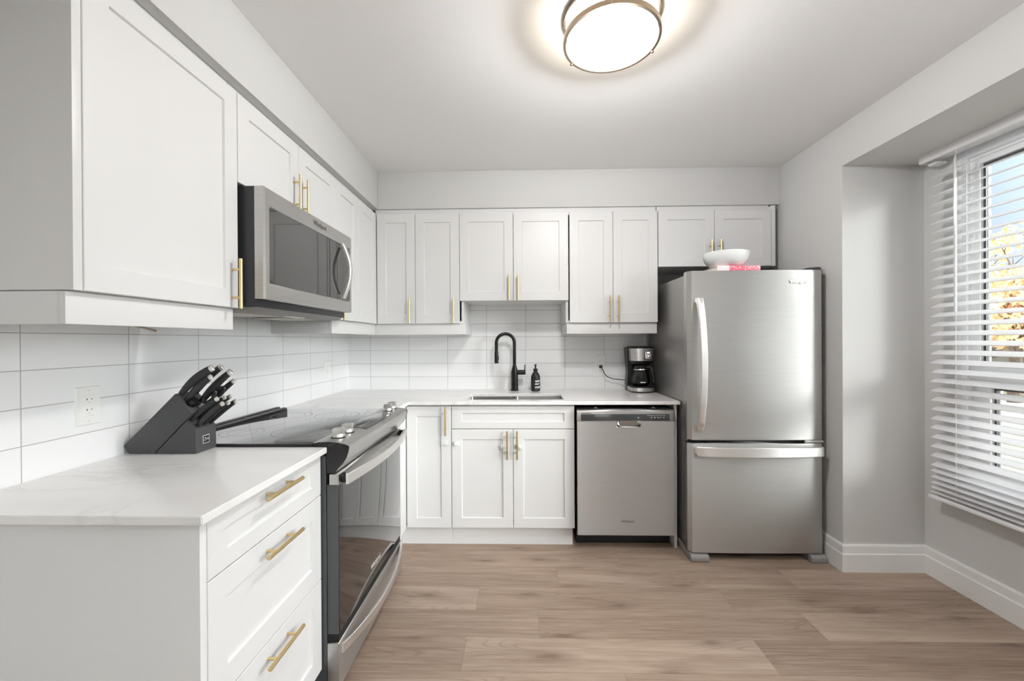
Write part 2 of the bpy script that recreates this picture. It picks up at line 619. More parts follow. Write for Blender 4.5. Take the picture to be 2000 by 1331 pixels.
    def shaker(self, o, u, v, n, wid, hgt, t=0.02, sw=0.062, sh=0.062, rec=0.007):
        """shaker front: o is the lower corner of its FACE, u/v its width/height directions, n its outward normal"""
        o, u, v, n = Vector(o), Vector(u), Vector(v), Vector(n)

        def ring(i, j, d):
            return [o + u * i + v * j + n * d, o + u * (wid - i) + v * j + n * d, o + u * (wid - i) + v * (hgt - j) + n * d, o + u * i + v * (hgt - j) + n * d]
        c = 0.0015
        b = bmesh.new()
        tmp = MB.__new__(MB)
        tmp.bm = b
        tmp.loops([ring(0, 0, -t), ring(0, 0, -c), ring(c, c, 0), ring(sw, sh, 0), ring(sw + 0.003, sh + 0.003, -rec)])
        bmesh.ops.recalc_face_normals(b, faces=b.faces[:])
        return self._merge(b)

    def text(self, s, size, o, u, v, ext=0.0006, align='CENTER', shear=0.0, bold=0.0, wrap=None):
        cu = bpy.data.curves.new('t', 'FONT')
        cu.body = s
        cu.size = size
        cu.extrude = ext
        cu.align_x = align
        cu.align_y = 'CENTER'
        cu.shear = shear
        cu.offset = bold
        cu.resolution_u = 3
        ob = bpy.data.objects.new('t', cu)
        COL.objects.link(ob)
        dg = bpy.context.evaluated_depsgraph_get()
        me = bpy.data.meshes.new_from_object(ob.evaluated_get(dg))
        o, u, v = Vector(o), Vector(u).normalized(), Vector(v).normalized()
        n = u.cross(v)
        for p in me.vertices:
            if wrap:
                a = p.co.x / wrap
                q = o - n * wrap + u * (math.sin(a) * (wrap + p.co.z)) + n * (math.cos(a) * (wrap + p.co.z)) + v * p.co.y
            else:
                q = o + u * p.co.x + v * p.co.y + n * p.co.z
            p.co = q
        self.bm.from_mesh(me)
        bpy.data.meshes.remove(me)
        bpy.data.objects.remove(ob)
        bpy.data.curves.remove(cu)
        return self

    def build(self, name, mat, parent=None, kind=None, smooth=35, recalc=True):
        bm = self.bm
        if recalc:
            bmesh.ops.recalc_face_normals(bm, faces=bm.faces[:])
        lo = Vector([min(v.co[i] for v in bm.verts) for i in range(3)])
        hi = Vector([max(v.co[i] for v in bm.verts) for i in range(3)])
        org = Vector(((lo.x + hi.x) / 2, (lo.y + hi.y) / 2, lo.z))
        for v in bm.verts:
            v.co -= org
        me = bpy.data.meshes.new(name)
        bm.to_mesh(me)
        bm.free()
        me.materials.append(mat)
        if smooth:
            for p in me.polygons:
                p.use_smooth = True
            me.set_sharp_from_angle(angle=math.radians(smooth))
        o = bpy.data.objects.new(name, me)
        COL.objects.link(o)
        o.location = org - (wl(parent) if parent else Vector((0, 0, 0)))
        if parent:
            o.parent = parent
        WLOC[o.name] = org
        if kind:
            o['kind'] = kind
        return o


def thing(name, label, cat, loc, group=None):
    o = bpy.data.objects.new(name, None)
    o.empty_display_size = 0.05
    o.location = loc
    COL.objects.link(o)
    WLOC[o.name] = Vector(loc)
    o['label'] = label
    o['category'] = cat
    if group:
        o['group'] = group
    return o


def tag(o, label, cat, group=None):
    o['label'] = label
    o['category'] = cat
    if group:
        o['group'] = group
    return o


def copy_tree(root, delta, label, group=None):
    """copy a thing with its parts and sub-parts"""
    def cp(o, parent):
        c = o.copy()
        COL.objects.link(c)
        if parent:
            c.parent = parent
        for ch in list(o.children):
            cp(ch, c)
        return c
    r = cp(root, None)
    r.location = Vector(root.location) + Vector(delta)
    r['label'] = label
    if group:
        r['group'] = group
    return r


def box_obj(name, dims, mat, parent=None, kind=None, bev=0.0):
    return MB().box(*dims, bev=bev).build(name, mat, parent, kind)


def struct(name, mb, mat, parent=None):
    return mb.build(name, mat, parent, None if parent else 'structure')


# ------------------------------------------------------------------ room shell
CEILZ = 2.493
SOFZ = 2.230
YB = -6.0            # wall behind the camera
RX = 3.159           # wall beside the fridge
BY = -0.877          # bay return
WX = 3.607           # window wall
BZ = 2.263           # bay ceiling
BAY_END = -4.3

struct('floor', MB().box(-0.15, WX + 0.12, YB - 0.12, 0.15, -0.06, 0.0), FLOOR)
struct('ceiling', MB().box(-0.15, WX + 0.12, YB - 0.12, 0.15, CEILZ, CEILZ + 0.1), CEIL)
struct('wall_back', MB().box(-0.15, RX + 0.5, 0.008, 0.15, 0, CEILZ), WALL)
struct('wall_left', MB().box(-0.15, -0.008, YB, 0.008, 0, CEILZ), WALL)
struct('wall_right', MB().box(RX, WX + 0.1, BY, 0.008, 0, CEILZ, 0.004), WALL)
struct('wall_bay_header', MB().box(RX, WX + 0.1, BAY_END, BY, BZ, CEILZ), WALL)
struct('wall_right_rear', MB().box(RX, WX + 0.1, YB, BAY_END, 0, CEILZ), WALL)
# window wall with its opening
WY0, WY1, WZ0, WZ1 = -1.028, -3.55, 0.555, 2.250
mb = MB()
mb.box(WX, WX + 0.14, WY0, BY, 0, BZ)
mb.box(WX, WX + 0.14, BAY_END, WY1, 0, BZ)
mb.box(WX, WX + 0.14, WY1, WY0, 0, WZ0)
mb.box(WX, WX + 0.14, WY1, WY0, WZ1, BZ)
struct('wall_window', mb, WALL)
# wall behind the camera, with a door opening added to let in fill daylight
PX0, PX1, PZ = 1.75, 2.6, 2.05
mb = MB()
mb.box(-0.15, PX0, YB - 0.12, YB, 0, CEILZ)
mb.box(PX1, WX + 0.1, YB - 0.12, YB, 0, CEILZ)
mb.box(PX0, PX1, YB - 0.12, YB, PZ, CEILZ)
struct('wall_rear', mb, WALL)
pd = thing('fill_door', 'white glazed door added out of view opposite the kitchen for fill daylight', 'door', ((PX0 + PX1) / 2, YB - 0.06, 0))
pd['kind'] = 'structure'
mb = MB()
xm = (PX0 + PX1) / 2
for a, b in ((PX0, PX0 + 0.06), (PX1 - 0.06, PX1)):
    mb.box(a, b, YB - 0.10, YB - 0.02, 0.0, PZ, 0.003)
mb.box(PX0, PX1, YB - 0.098, YB - 0.022, 0.0, 0.05)
mb.box(PX0, PX1, YB - 0.098, YB - 0.022, PZ - 0.06, PZ)
mb.build('door_frame', VINYL, pd)
box_obj('glass_pane', (PX0 + 0.06, PX1 - 0.06, YB - 0.064, YB - 0.058, 0.05, PZ - 0.06), GLASS, pd)

# soffits above the wall cabinets
mb = MB()
mb.box(-0.008, 0.359, YB + 1.0, 0.0, SOFZ, CEILZ, 0.004)
struct('wall_soffit_left', mb, WALL)
struct('wall_soffit_back', MB().box(0.359, RX, -0.3355, 0.008, SOFZ, CEILZ, 0.004), WALL)

# tiled splashback
struct('wall_tile_left', MB().box(-0.008, 0.0, -2.46, 0.0, 0.888, 1.50), TILE_LEFT)
struct('wall_tile_back', MB().box(0.0, 2.345, 0.0, 0.008, 0.888, 1.66), TILE_BACK)


# baseboards: profiled strip following the bay
def baseboard(name, pts_path, inward):
    """profile: (offset from wall, z)"""
    prof = [(0.0, 0.0), (0.0154, 0.0), (0.0154, 0.098), (0.011, 0.104), (0.010, 0.142), (0.006, 0.151), (0.0, 0.151)]
    rings = []
    for (x, y), (dx, dy) in zip(pts_path, inward):
        rings.append([Vector((x + dx * o, y + dy * o, z)) for o, z in prof])
    m_ = MB()
    m_.loops(rings)
    return m_.build(name, TRIM, None, 'structure', smooth=20)


baseboard('baseboard_right', [(RX, -0.02), (RX, BY)], [(-1, 0), (-1, -1)])
baseboard('baseboard_bay', [(RX, BY), (WX, BY)], [(-1, -1), (-1, -1)])
baseboard('baseboard_window', [(WX, BY), (WX, BAY_END)], [(-1, -1), (-1, 1)])

# ------------------------------------------------------------------ window and outdoors
win = thing('window_1', 'white vinyl window behind the slatted blind', 'window', (WX + 0.05, (WY0 + WY1) / 2, WZ0))
win['kind'] = 'structure'


def yring(mb_, x0, x1, ya, yb, z0, z1, wdt, bev=0.002):
    mb_.box(x0, x1, ya - wdt, ya, z0, z1, bev)
    mb_.box(x0, x1, yb, yb + wdt, z0, z1, bev)
    mb_.box(x0 + 0.0005, x1 - 0.0005, yb + wdt, ya - wdt, z0, z0 + wdt, bev)
    mb_.box(x0 + 0.0005, x1 - 0.0005, yb + wdt, ya - wdt, z1 - wdt, z1, bev)


MZ0, MZ1 = 1.055, 1.172
YM = -2.30
m1 = MB()
yring(m1, WX + 0.004, WX + 0.13, WY0, WY1, WZ0, WZ1, 0.035)
m1.build('window_frame', VINYL, win)
m1 = MB()
m1.box(WX + 0.03, WX + 0.10, WY1 + 0.036, WY0 - 0.036, 1.095, 1.135, 0.004)
m1.box(WX + 0.03, WX + 0.10, YM - 0.035, YM + 0.035, WZ0 + 0.036, WZ1 - 0.036, 0.004)
m1.build('mullion', VINYL, win)
for (ya, yb) in ((WY0 - 0.036, YM + 0.036), (YM - 0.036, WY1 + 0.036)):
    m1 = MB()
    yring(m1, WX + 0.045, WX + 0.095, ya, yb, 1.115, WZ1 - 0.036, 0.046)
    s_ = m1.build('upper_sash', VINYL, win)
    m1 = MB()
    yring(m1, WX + 0.062, WX + 0.082, ya - 0.046, yb + 0.046, 1.161, WZ1 - 0.082, 0.011, 0.0)
    m1.build('gasket', DARK_GREY, s_)
    box_obj('glass_pane', (WX + 0.069, WX + 0.073, yb + 0.057, ya - 0.057, 1.172, WZ1 - 0.093), GLASS, s_)
    m1 = MB()
    yring(m1, WX + 0.035, WX + 0.098, ya - 0.040, yb + 0.040, WZ0 + 0.036, 1.1135, 0.058)
    m1.box(WX + 0.055, WX + 0.097, ya - 0.0402, ya, WZ0 + 0.036, 1.113)
    m1.box(WX + 0.055, WX + 0.097, yb, yb + 0.0402, WZ0 + 0.036, 1.113)
    s_ = m1.build('lower_sash', VINYL, win)
    m1 = MB()
    yring(m1, WX + 0.055, WX + 0.075, ya - 0.098, yb + 0.098, WZ0 + 0.094, 1.0555, 0.010, 0.0)
    m1.build('gasket', DARK_GREY, s_)
    box_obj('glass_pane', (WX + 0.063, WX + 0.067, yb + 0.108, ya - 0.108, WZ0 + 0.104, 1.0455), GLASS, s_)

# brick outside reveal
BRICK = plain('pale_brick', srgb(120, 115, 113), 0.85, bump=0.4, bscale=40)
mb = MB()
mb.box(WX + 0.14, WX + 0.182, WY0 - 0.01, BY + 0.9, -0.5, 2.9)
mb.box(WX + 0.14, WX + 0.182, WY1 - 0.9, WY1 + 0.01, -0.5, 2.9)
mb.box(WX + 0.14, WX + 0.182, WY1 + 0.01, WY0 - 0.01, -0.5, WZ0 - 0.02)
mb.box(WX + 0.14, WX + 0.182, WY1 + 0.01, WY0 - 0.01, WZ1 + 0.02, 2.9)
struct('wall_brick_outside', mb, BRICK)

# blind
bl = thing('venetian_blind', 'white horizontal slat blind hanging in the window bay', 'blind', (3.54, -2.0, 0.46))
BY0, BY1 = -0.970, -3.62
mb = MB()
mb.box(3.515, 3.585, BY1 + 0.01, BY0 - 0.012, 2.235, 2.285, 0.003)
mb.build('headrail', SLAT, bl)
mb = MB()
mb.prism([(3.490, 2.222), (3.505, 2.222), (3.507, 2.295), (3.490, 2.295), (3.487, 2.285), (3.487, 2.232)], 'y', BY1, BY0, 0.0015)
mb.box(3.503, 3.56, BY0 - 0.009, BY0, 2.222, 2.293, 0.002)
mb.build('valance', SLAT, bl)
mb = MB()
mb.box(3.52, 3.575, -1.03, -0.985, 2.205, 2.219, 0.004)
mb.build('end_clip', PLASTIC, bl)
zs = []
z = 2.150
while z > 0.64:
    zs.append((z, 0.45))
    z -= 0.0486
zs += [(0.612, 0.42), (0.580, 0.38), (0.550, 0.30), (0.522, 0.2), (0.496, 0.06)]
mb = MB()
SY0, SY1 = -1.000, -3.60
for k, (z, tl) in enumerate(zs):
    jog = random.uniform(-0.003, 0.003)
    hw, t = 0.025, 0.0028
    ca, sa = math.cos(tl), math.sin(tl)
    prof = []
    for (a, b) in ((-hw, -t / 2), (0, -t / 2 + 0.001), (hw, -t / 2), (hw, t / 2), (0, t / 2 + 0.001), (-hw, t / 2)):
        prof.append((3.540 + a * ca - b * sa, z + a * sa + b * ca))
    mb.prism(prof, 'y', SY1 + jog, SY0 + jog)
mb.build('slats', SLAT, bl, smooth=20)
mb = MB()
mb.prism([(3.512, 0.462), (3.568, 0.462), (3.568, 0.474), (3.562, 0.478), (3.518, 0.478), (3.512, 0.474)], 'y', SY1, SY0 + 0.008, 0.0015)
br_ = mb.build('bottom_rail', SLAT, bl)
for yy in (-1.13, -1.95, -2.75, -3.45):
    MB().box(3.532, 3.548, yy - 0.012, yy + 0.012, 0.454, 0.463, 0.002).build('cord_plug', PLASTIC, br_)
for yy in (-1.13, -1.95, -2.75, -3.45):
    mb = MB()
    for xx in (3.5135, 3.5665):
        mb.tube([(xx, yy, 2.236), (xx, yy, 1.3), (xx, yy, 0.47)], 0.0009, 6)
    mb.build('ladder_cord', SLAT, bl)
mb = MB()
mb.tube([(3.500, -1.140, 2.19), (3.500, -1.140, 1.43)], 0.0052, 6)
mb.tube([(3.500, -1.140, 2.19), (3.506, -1.140, 2.21), (3.512, -1.14, 2.235)], 0.0022, 8)
mb.build('tilt_wand', CERAMIC, bl)

# outdoors -----------------------------------------------------------
GZ = -0.55


def grass_mat():
    m = NT('lawn')
    n = m.noise(m.pos(), 3.0, 6, 0.7)
    m.set(color=m.ramp(n, [(0.3, srgb(92, 104, 72)), (0.7, srgb(138, 140, 104))]), rough=0.9)
    m.bump(m.noise(m.pos(), 60, 3), 0.6, 0.02)
    return m.m


mb = MB().box(WX + 0.182, 60, -45, 60, GZ - 0.2, GZ)
struct('ground', mb, grass_mat())
CONC = plain('driveway_concrete', srgb(196, 193, 190), 0.9, bump=0.2, bscale=30)
mb = MB().prism([(11.5, -20), (15.5, -20), (15.5, 40), (11.5, 40)], 'z', GZ, GZ + 0.02)
struct('road', mb, CONC)
struct('path', MB().box(WX + 0.19, 7.3, -14, 6, GZ, GZ + 0.025), CONC)  # unseen pale concrete slab added to bounce daylight up into the bay

LEAF = NT('autumn_leaves')
_n = LEAF.noise(LEAF.pos(), 1.6, 4)
LEAF.set(color=LEAF.ramp(_n, [(0.32, srgb(214, 170, 130)), (0.5, srgb(232, 204, 164)), (0.68, srgb(238, 222, 184))]), rough=0.8)
LEAF = LEAF.m
LEAF2 = NT('yellow_leaves')
_n = LEAF2.noise(LEAF2.pos(), 2.4, 4)
LEAF2.set(color=LEAF2.ramp(_n, [(0.32, srgb(226, 190, 112)), (0.6, srgb(240, 218, 160))]), rough=0.8)
LEAF2 = LEAF2.m
BARK = plain('bark', srgb(96, 80, 70), 0.9, bump=0.6, bscale=25)


def leaf_quads(mb_, c, r, n_, size, rng):
    for _ in range(n_):
        while True:
            d = Vector((rng.uniform(-1, 1), rng.uniform(-1, 1), rng.uniform(-1, 1)))
            if d.length < 1:
                break
        p = Vector(c) + Vector((d.x * r[0], d.y * r[1], d.z * r[2]))
        a = Vector((rng.gauss(0, 1), rng.gauss(0, 1), rng.gauss(0, 1))).normalized()
        b = a.orthogonal().normalized()
        c2 = a.cross(b)
        s = size * rng.uniform(0.6, 1.3)
        vs2 = [mb_.bm.verts.new(p + b * s * x + c2 * s * y * 0.7) for x, y in ((-1, 0), (0, -0.6), (1, 0), (0, 0.6))]
        mb_.bm.faces.new(vs2)


def tree(name, x, y, h, label, leafmat, crown, n_leaf, seed, zc):
    rng = random.Random(seed)
    t = thing(name, label, 'tree', (x, y, GZ), 'trees outside the window')
    mb_ = MB()
    top = Vector((x + 0.2, y - 0.1, GZ + h * 0.55))
    mb_.tube([(x, y, GZ), (x + 0.05, y, GZ + h * 0.3), top], [h * 0.03, h * 0.024, h * 0.018], 10)
    ends = []
    for k in range(18):
        a = rng.uniform(0, 2 * PI)
        z0 = GZ + h * rng.uniform(0.22, 0.55)
        L = h * rng.uniform(0.25, 0.5)
        p0 = Vector((x + 0.05, y, z0))
        p1 = p0 + Vector((math.cos(a) * L * 0.45, math.sin(a) * L * 0.45, L * 0.45))
        p2 = p0 + Vector((math.cos(a + 0.2) * L * 0.75, math.sin(a + 0.2) * L * 0.75, L * 0.95))
        mb_.tube([p0, p1, p2], [h * 0.010, h * 0.006, h * 0.002], 6)
        for q in range(4):
            b = p1.lerp(p2, rng.random())
            e2 = b + Vector((rng.uniform(-1, 1), rng.uniform(-1, 1), rng.uniform(0.2, 1))) * h * 0.1
            mb_.tube([b, e2], [h * 0.003, h * 0.001], 5)
        ends.append(p2)
    mb_.build('trunk', BARK, t)
    lf = MB()
    leaf_quads(lf, (x, y, zc), crown, n_leaf, 0.13, rng)
    for p in ends:
        leaf_quads(lf, p, (0.5, 0.5, 0.35), n_leaf // 60, 0.11, rng)
    lf.build('crown', leafmat, t, recalc=False, smooth=0)
    return t


tree('autumn_tree', 15.3, 8.6, 5.2, 'orange leaved tree beyond the window glass', LEAF, (2.2, 2.2, 1.15), 5200, 3, GZ + 2.7)
tree('autumn_tree', 20.2, 15.2, 5.6, 'yellow leaved tree with low crown standing behind the orange one', LEAF2, (2.0, 2.0, 1.5), 4200, 5, GZ + 2.6)

hs = thing('house', 'house with a pale pink gable roof across the road', 'house', (28.0, 17.0, GZ))
ROOFM = plain('pale_roof_shingle', srgb(214, 180, 168), 0.9, bump=0.5, bscale=12)
mb = MB().box(24.6, 32.5, 13.0, 19.2, GZ, GZ + 2.4)
mb.build('walls', BRICK, hs)
mb = MB().prism([(12.6, GZ + 2.3), (19.6, GZ + 2.3), (16.1, GZ + 3.7)], 'x', 24.3, 32.8)
mb.build('roof', ROOFM, hs)
for yy in (14.2, 17.2):
    MB().box(24.57, 24.61, yy, yy + 1.0, GZ + 0.9, GZ + 2.0).build('window_pane', DARK_GREY, hs)

CARRED = plain('red_car_paint', srgb(206, 58, 66), 0.25, coat=0.6, bump=0.01)
cr_ = thing('car', 'red car parked on the lawn outside', 'car', (18.85, 9.6, GZ))
prof = [(3.9, 0.32), (3.95, 0.62), (4.2, 0.80), (4.9, 0.92), (5.5, 1.34), (6.0, 1.44), (6.9, 1.42), (7.6, 0.98), (8.1, 0.90), (8.2, 0.55), (8.15, 0.32)]
mb = MB().prism([(p + 3.56, GZ + q) for p, q in prof], 'x', 18.0, 19.7, 0.06)
mb.build('body', CARRED, cr_)
prof = [(5.1, 0.95), (5.6, 1.32), (6.9, 1.34), (7.4, 0.99)]
mb = MB().prism([(p + 3.56, GZ + q) for p, q in prof], 'x', 17.98, 19.72, 0.01)
mb.build('side_window', BLACK_GLOSS, cr_)
for yy in (8.31, 10.86):
    for x0 in (17.96, 19.54):
        mb = MB().lathe([(0.18, 0), (0.32, 0), (0.33, 0.03), (0.33, 0.17), (0.32, 0.2), (0.18, 0.2)], (x0, yy, GZ + 0.33), 24, 'x')
        mb.build('wheel', RUBBER, cr_)


# ------------------------------------------------------------------ handles
def bar_pull(parent, c, axis, length, out, stand=0.032, r=0.0058, gap=0.098):
    """c: centre of the bar"""
    c, a, n = Vector(c), Vector(axis), Vector(out)
    m_ = MB()
    m_.tube([c - a * length / 2, c - a * (length / 2 - 0.0008), c + a * (length / 2 - 0.0008), c + a * length / 2], [r - 0.0008, r, r, r - 0.0008], 20)
    for s in (-1, 1):
        p = c + a * s * gap / 2
        m_.cyl(p - n * stand, p - n * (r * 0.6), 0.0042, n=14)
    return m_.build('handle', BRASS, parent)


XL = 0.355    # face of wall cabinet doors, left run
YL = -0.355   # face of wall cabinet doors, back run


def door_left(parent, y0, y1, z0, z1, x=XL, sw=0.062):
    m_ = MB().shaker((x, y0, z0), (0, 1, 0), (0, 0, 1), (1, 0, 0), y1 - y0, z1 - z0, 0.019, sw, sw)
    return m_.build('door', WHITE_CAB, parent, smooth=10)


def door_back(parent, x0, x1, z0, z1, y=YL, name='door', sw=0.062, sh=0.062):
    m_ = MB().shaker((x0, y, z0), (1, 0, 0), (0, 0, 1), (0, -1, 0), x1 - x0, z1 - z0, 0.019, sw, sh)
    return m_.build(name, WHITE_CAB, parent, smooth=10)


def shell(x0, x1, y0, y1, z0, z1, open_axis, t=0.016):
    """cabinet carcass: five boards, open to one side ('x' or 'y-' front); closed by its doors"""
    m_ = MB()
    if open_axis == 'x':
        m_.box(x0, x1, y0, y0 + t, z0, z1)
        m_.box(x0, x1, y1 - t, y1, z0, z1)
        m_.box(x0, x1, y0 + t, y1 - t, z0, z0 + t)
        m_.box(x0, x1, y0 + t, y1 - t, z1 - t, z1)
        m_.box(x0, x0 + t, y0 + t, y1 - t, z0 + t, z1 - t)
    else:
        m_.box(x0, x0 + t, y0, y1, z0, z1)
        m_.box(x1 - t, x1, y0, y1, z0, z1)
        m_.box(x0 + t, x1 - t, y0, y1, z0, z0 + t)
        m_.box(x0 + t, x1 - t, y0, y1, z1 - t, z1)
        m_.box(x0 + t, x1 - t, y1 - t, y1, z0 + t, z1 - t)
    return m_


Zt = 2.190
# 1. tall single door cabinet beside the microwave, near the camera
U1 = thing('wall_cabinet', 'white single door wall cabinet hanging above the knife block', 'cabinet', (0.17, -2.02, 1.343), 'white wall cabinets')
shell(0.001, 0.335, -2.274, -1.757, 1.42, Zt, 'x').build('carcass', WHITE_CAB, U1)
box_obj('side_panel', (0.001, XL, -2.295, -2.275, 1.42, Zt + 0.012), WHITE_CAB, U1, bev=0.001)
d = door_left(U1, -2.272, -1.758, 1.42, Zt)
bar_pull(d, (XL + 0.032, -1.790, 1.503), (0, 0, 1), 0.175, (1, 0, 0))
mb = MB()
mb.box(0.317, 0.335, -2.294, -1.758, 1.343, 1.417, 0.001)
mb.box(0.001, 0.317, -2.294, -2.276, 1.343, 1.417, 0.001)
mb.build('light_rail', WHITE_CAB, U1)
box_obj('top_filler', (0.001, 0.318, -2.274, -1.757, Zt, SOFZ - 0.001), WHITE_CAB, U1)
wr = MB().tube([(0.10, -2.03, 1.418), (0.14, -2.02, 1.372), (0.20, -2.00, 1.352), (0.262, -1.985, 1.334)], 0.0035, 8)
wr.build('wire_end', NICKEL, U1)

# 2. cabinet over the microwave
U2 = thing('wall_cabinet', 'white double door wall cabinet directly over the microwave', 'cabinet', (0.17, -1.37, 1.872), 'white wall cabinets')
shell(0.001, 0.335, -1.755, -0.985, 1.872, Zt, 'x').build('carcass', WHITE_CAB, U2)
d = door_left(U2, -1.755, -1.3575, 1.872, Zt)
bar_pull(d, (XL + 0.032, -1.399, 1.960), (0, 0, 1), 0.168, (1, 0, 0))
d = door_left(U2, -1.3545, -0.986, 1.872, Zt)
bar_pull(d, (XL + 0.032, -1.333, 1.960), (0, 0, 1), 0.168, (1, 0, 0))
box_obj('top_filler', (0.001, 0.318, -1.755, -0.985, Zt, SOFZ - 0.001), WHITE_CAB, U2)

# 3. left run cabinet between microwave and corner
U3 = thing('wall_cabinet', 'white two door wall cabinet in the corner beyond the microwave', 'cabinet', (0.17, -0.66, 1.343), 'white wall cabinets')
shell(0.001, 0.335, -0.983, -0.336, 1.42, Zt, 'x').build('carcass', WHITE_CAB, U3)
d = door_left(U3, -0.983, -0.669, 1.42, Zt)
bar_pull(d, (XL + 0.032, -0.955, 1.503), (0, 0, 1), 0.175, (1, 0, 0))
door_left(U3, -0.666, -0.359, 1.42, Zt)
mb = MB()
mb.box(0.317, 0.335, -0.996, -0.318, 1.343, 1.417, 0.001)
mb.box(0.001, 0.317, -0.996, -0.978, 1.343, 1.417, 0.001)
mb.build('light_rail', WHITE_CAB, U3)
box_obj('top_filler', (0.001, 0.318, -0.983, -0.319, Zt, SOFZ - 0.001), WHITE_CAB, U3)


def back_cab(label, x0, x1, z0, doors, handles, rail=None, loc=None):
    t = thing('wall_cabinet', label, 'cabinet', ((x0 + x1) / 2, -0.17, z0), 'white wall cabinets')
    shell(x0, x1, -0.335, -0.001, z0, Zt, 'y').build('carcass', WHITE_CAB, t)
    ds = [door_back(t, a, b, z0, Zt) for a, b in doors]
    for i, x, zc, L in handles:
        bar_pull(ds[i], (x, YL - 0.032, zc), (0, 0, 1), L, (0, -1, 0))
    if rail:
        a, b, side = rail
        m_ = MB()
        m_.box(a, b, -0.335, -0.317, 1.343, 1.417, 0.001)
        if side > 0:
            m_.box(b - 0.018, b, -0.317, -0.001, 1.343, 1.417, 0.001)
        else:
            m_.box(a, a + 0.018, -0.317, -0.001, 1.343, 1.417, 0.001)
        m_.build('light_rail', WHITE_CAB, t)
    box_obj('top_filler', (x0, x1, -0.318, -0.001, Zt, SOFZ - 0.001), WHITE_CAB, t)
    return t


back_cab('white two door wall cabinet in the corner, between the side run and the sink cabinet', 0.337, 0.965, 1.42,
         [(0.358, 0.6255), (0.6285, 0.937)], [(0, 0.592, 1.508, 0.175), (1, 0.898, 1.508, 0.175)], (0.336, 0.979, 1))
back_cab('short white double door wall cabinet above the faucet', 0.966, 1.680, 1.577,
         [(0.940, 1.3135), (1.3165, 1.697)], [(0, 1.284, 1.664, 0.176), (1, 1.347, 1.664, 0.176)])
back_cab('white double door wall cabinet hanging over the coffee maker', 1.681, 2.312, 1.42,
         [(1.706, 2.0045), (2.0075, 2.312)], [(0, 1.979, 1.513, 0.182), (1, 2.038, 1.513, 0.182)], (1.687, 2.312, -1))
U7 = back_cab('short white double door wall cabinet above the refrigerator', 2.318, 3.089, 1.803,
              [(2.319, 2.7005), (2.7035, 3.086)], [(0, 2.671, 1.893, 0.175), (1, 2.733, 1.893, 0.175)])
box_obj('side_panel', (3.0895, 3.117, -0.352, -0.001, 1.803, SOFZ - 0.012), WHITE_CAB, U7, bev=0.001)

# ------------------------------------------------------------------ base cabinets
XF = 0.640
YF = -0.635
B1 = thing('base_cabinet', 'white three drawer base cabinet next to the range', 'cabinet', (0.32, -2.0, 0.0), 'white base cabinets')
shell(0.001, 0.619, -2.274, -1.740, 0.115, 0.8965, 'x').build('carcass', WHITE_CAB, B1)
box_obj('side_panel', (0.001, XF, -2.295, -2.275, 0.0, 0.8965), WHITE_CAB, B1, bev=0.001)
box_obj('toe_kick', (0.02, 0.565, -2.274, -1.742, 0.0, 0.114), BLACKP, B1)
for z0, z1, zc, sh in ((0.7475, 0.895, 0.868, 0.046), (0.4455, 0.7445, 0.706, 0.064), (0.117, 0.4425, 0.400, 0.064)):
    m_ = MB().shaker((XF, -2.272, z0), (0, 1, 0), (0, 0, 1), (1, 0, 0), 0.530, z1 - z0, 0.019, 0.062, sh)
    d = m_.build('drawer', WHITE_CAB, B1, smooth=10)
    bar_pull(d, (XF + 0.030, -2.005, zc), (0, 1, 0), 0.178, (1, 0, 0), stand=0.030)

B2 = thing('corner_filler', 'white blind corner panel between range and narrow door', 'cabinet', (0.32, -0.6, 0.0))
mb = MB()
mb.box(0.001, 0.618, -0.962, -0.001, 0.115, 0.8965)
mb.build('carcass', WHITE_CAB, B2)
MB().box(0.618, 0.632, -0.962, -0.800, 0.117, 0.8965, 0.001).build('filler_strip', WHITE_CAB, B2)
MB().box(0.618, 0.636, -0.797, -0.637, 0.117, 0.8965, 0.001).build('filler_strip', WHITE_CAB, B2)
mb = MB()
mb.box(0.02, 0.596, -0.960, -0.604, 0.0, 0.114)
mb.build('toe_kick', WHITE_CAB, B2)

B3 = thing('base_cabinet', 'narrow white single door base cabinet next to the sink doors', 'cabinet', (0.78, -0.3, 0.0), 'white base cabinets')
shell(0.638, 0.923, -0.614, -0.001, 0.115, 0.8965, 'y').build('carcass', WHITE_CAB, B3)
d = door_back(B3, 0.639, 0.9215, 0.117, 0.885, YF)
bar_pull(d, (0.890, YF - 0.032, 0.795), (0, 0, 1), 0.180, (0, -1, 0))
box_obj('toe_kick', (0.597, 0.923, -0.601, -0.585, 0.0, 0.114), WHITE_CAB, B3)

B4 = thing('base_cabinet', 'white double door base cabinet under the sink', 'cabinet', (1.31, -0.3, 0.0), 'white base cabinets')
mb = MB()
mb.box(0.925, 0.941, -0.614, -0.001, 0.115, 0.8965)
mb.box(1.681, 1.697, -0.614, -0.001, 0.115, 0.8965)
mb.box(0.941, 1.681, -0.614, -0.001, 0.115, 0.131)
mb.box(0.941, 1.681, -0.017, -0.001, 0.131, 0.8965)
mb.box(0.941, 1.681, -0.614, -0.598, 0.738, 0.8965)
mb.build('carcass', WHITE_CAB, B4)
door_back(B4, 0.9255, 1.6965, 0.7435, 0.885, YF, 'false_drawer_front', 0.062, 0.042)
d1 = door_back(B4, 0.9255, 1.311, 0.118, 0.7395, YF)
bar_pull(d1, (1.2755, YF - 0.032, 0.646), (0, 0, 1), 0.178, (0, -1, 0))
d2 = door_back(B4, 1.314, 1.6965, 0.118, 0.7395, YF)
bar_pull(d2, (1.3375, YF - 0.032, 0.646), (0, 0, 1), 0.178, (0, -1, 0))
box_obj('toe_kick', (0.924, 1.687, -0.601, -0.585, 0.0, 0.114), WHITE_CAB, B4)

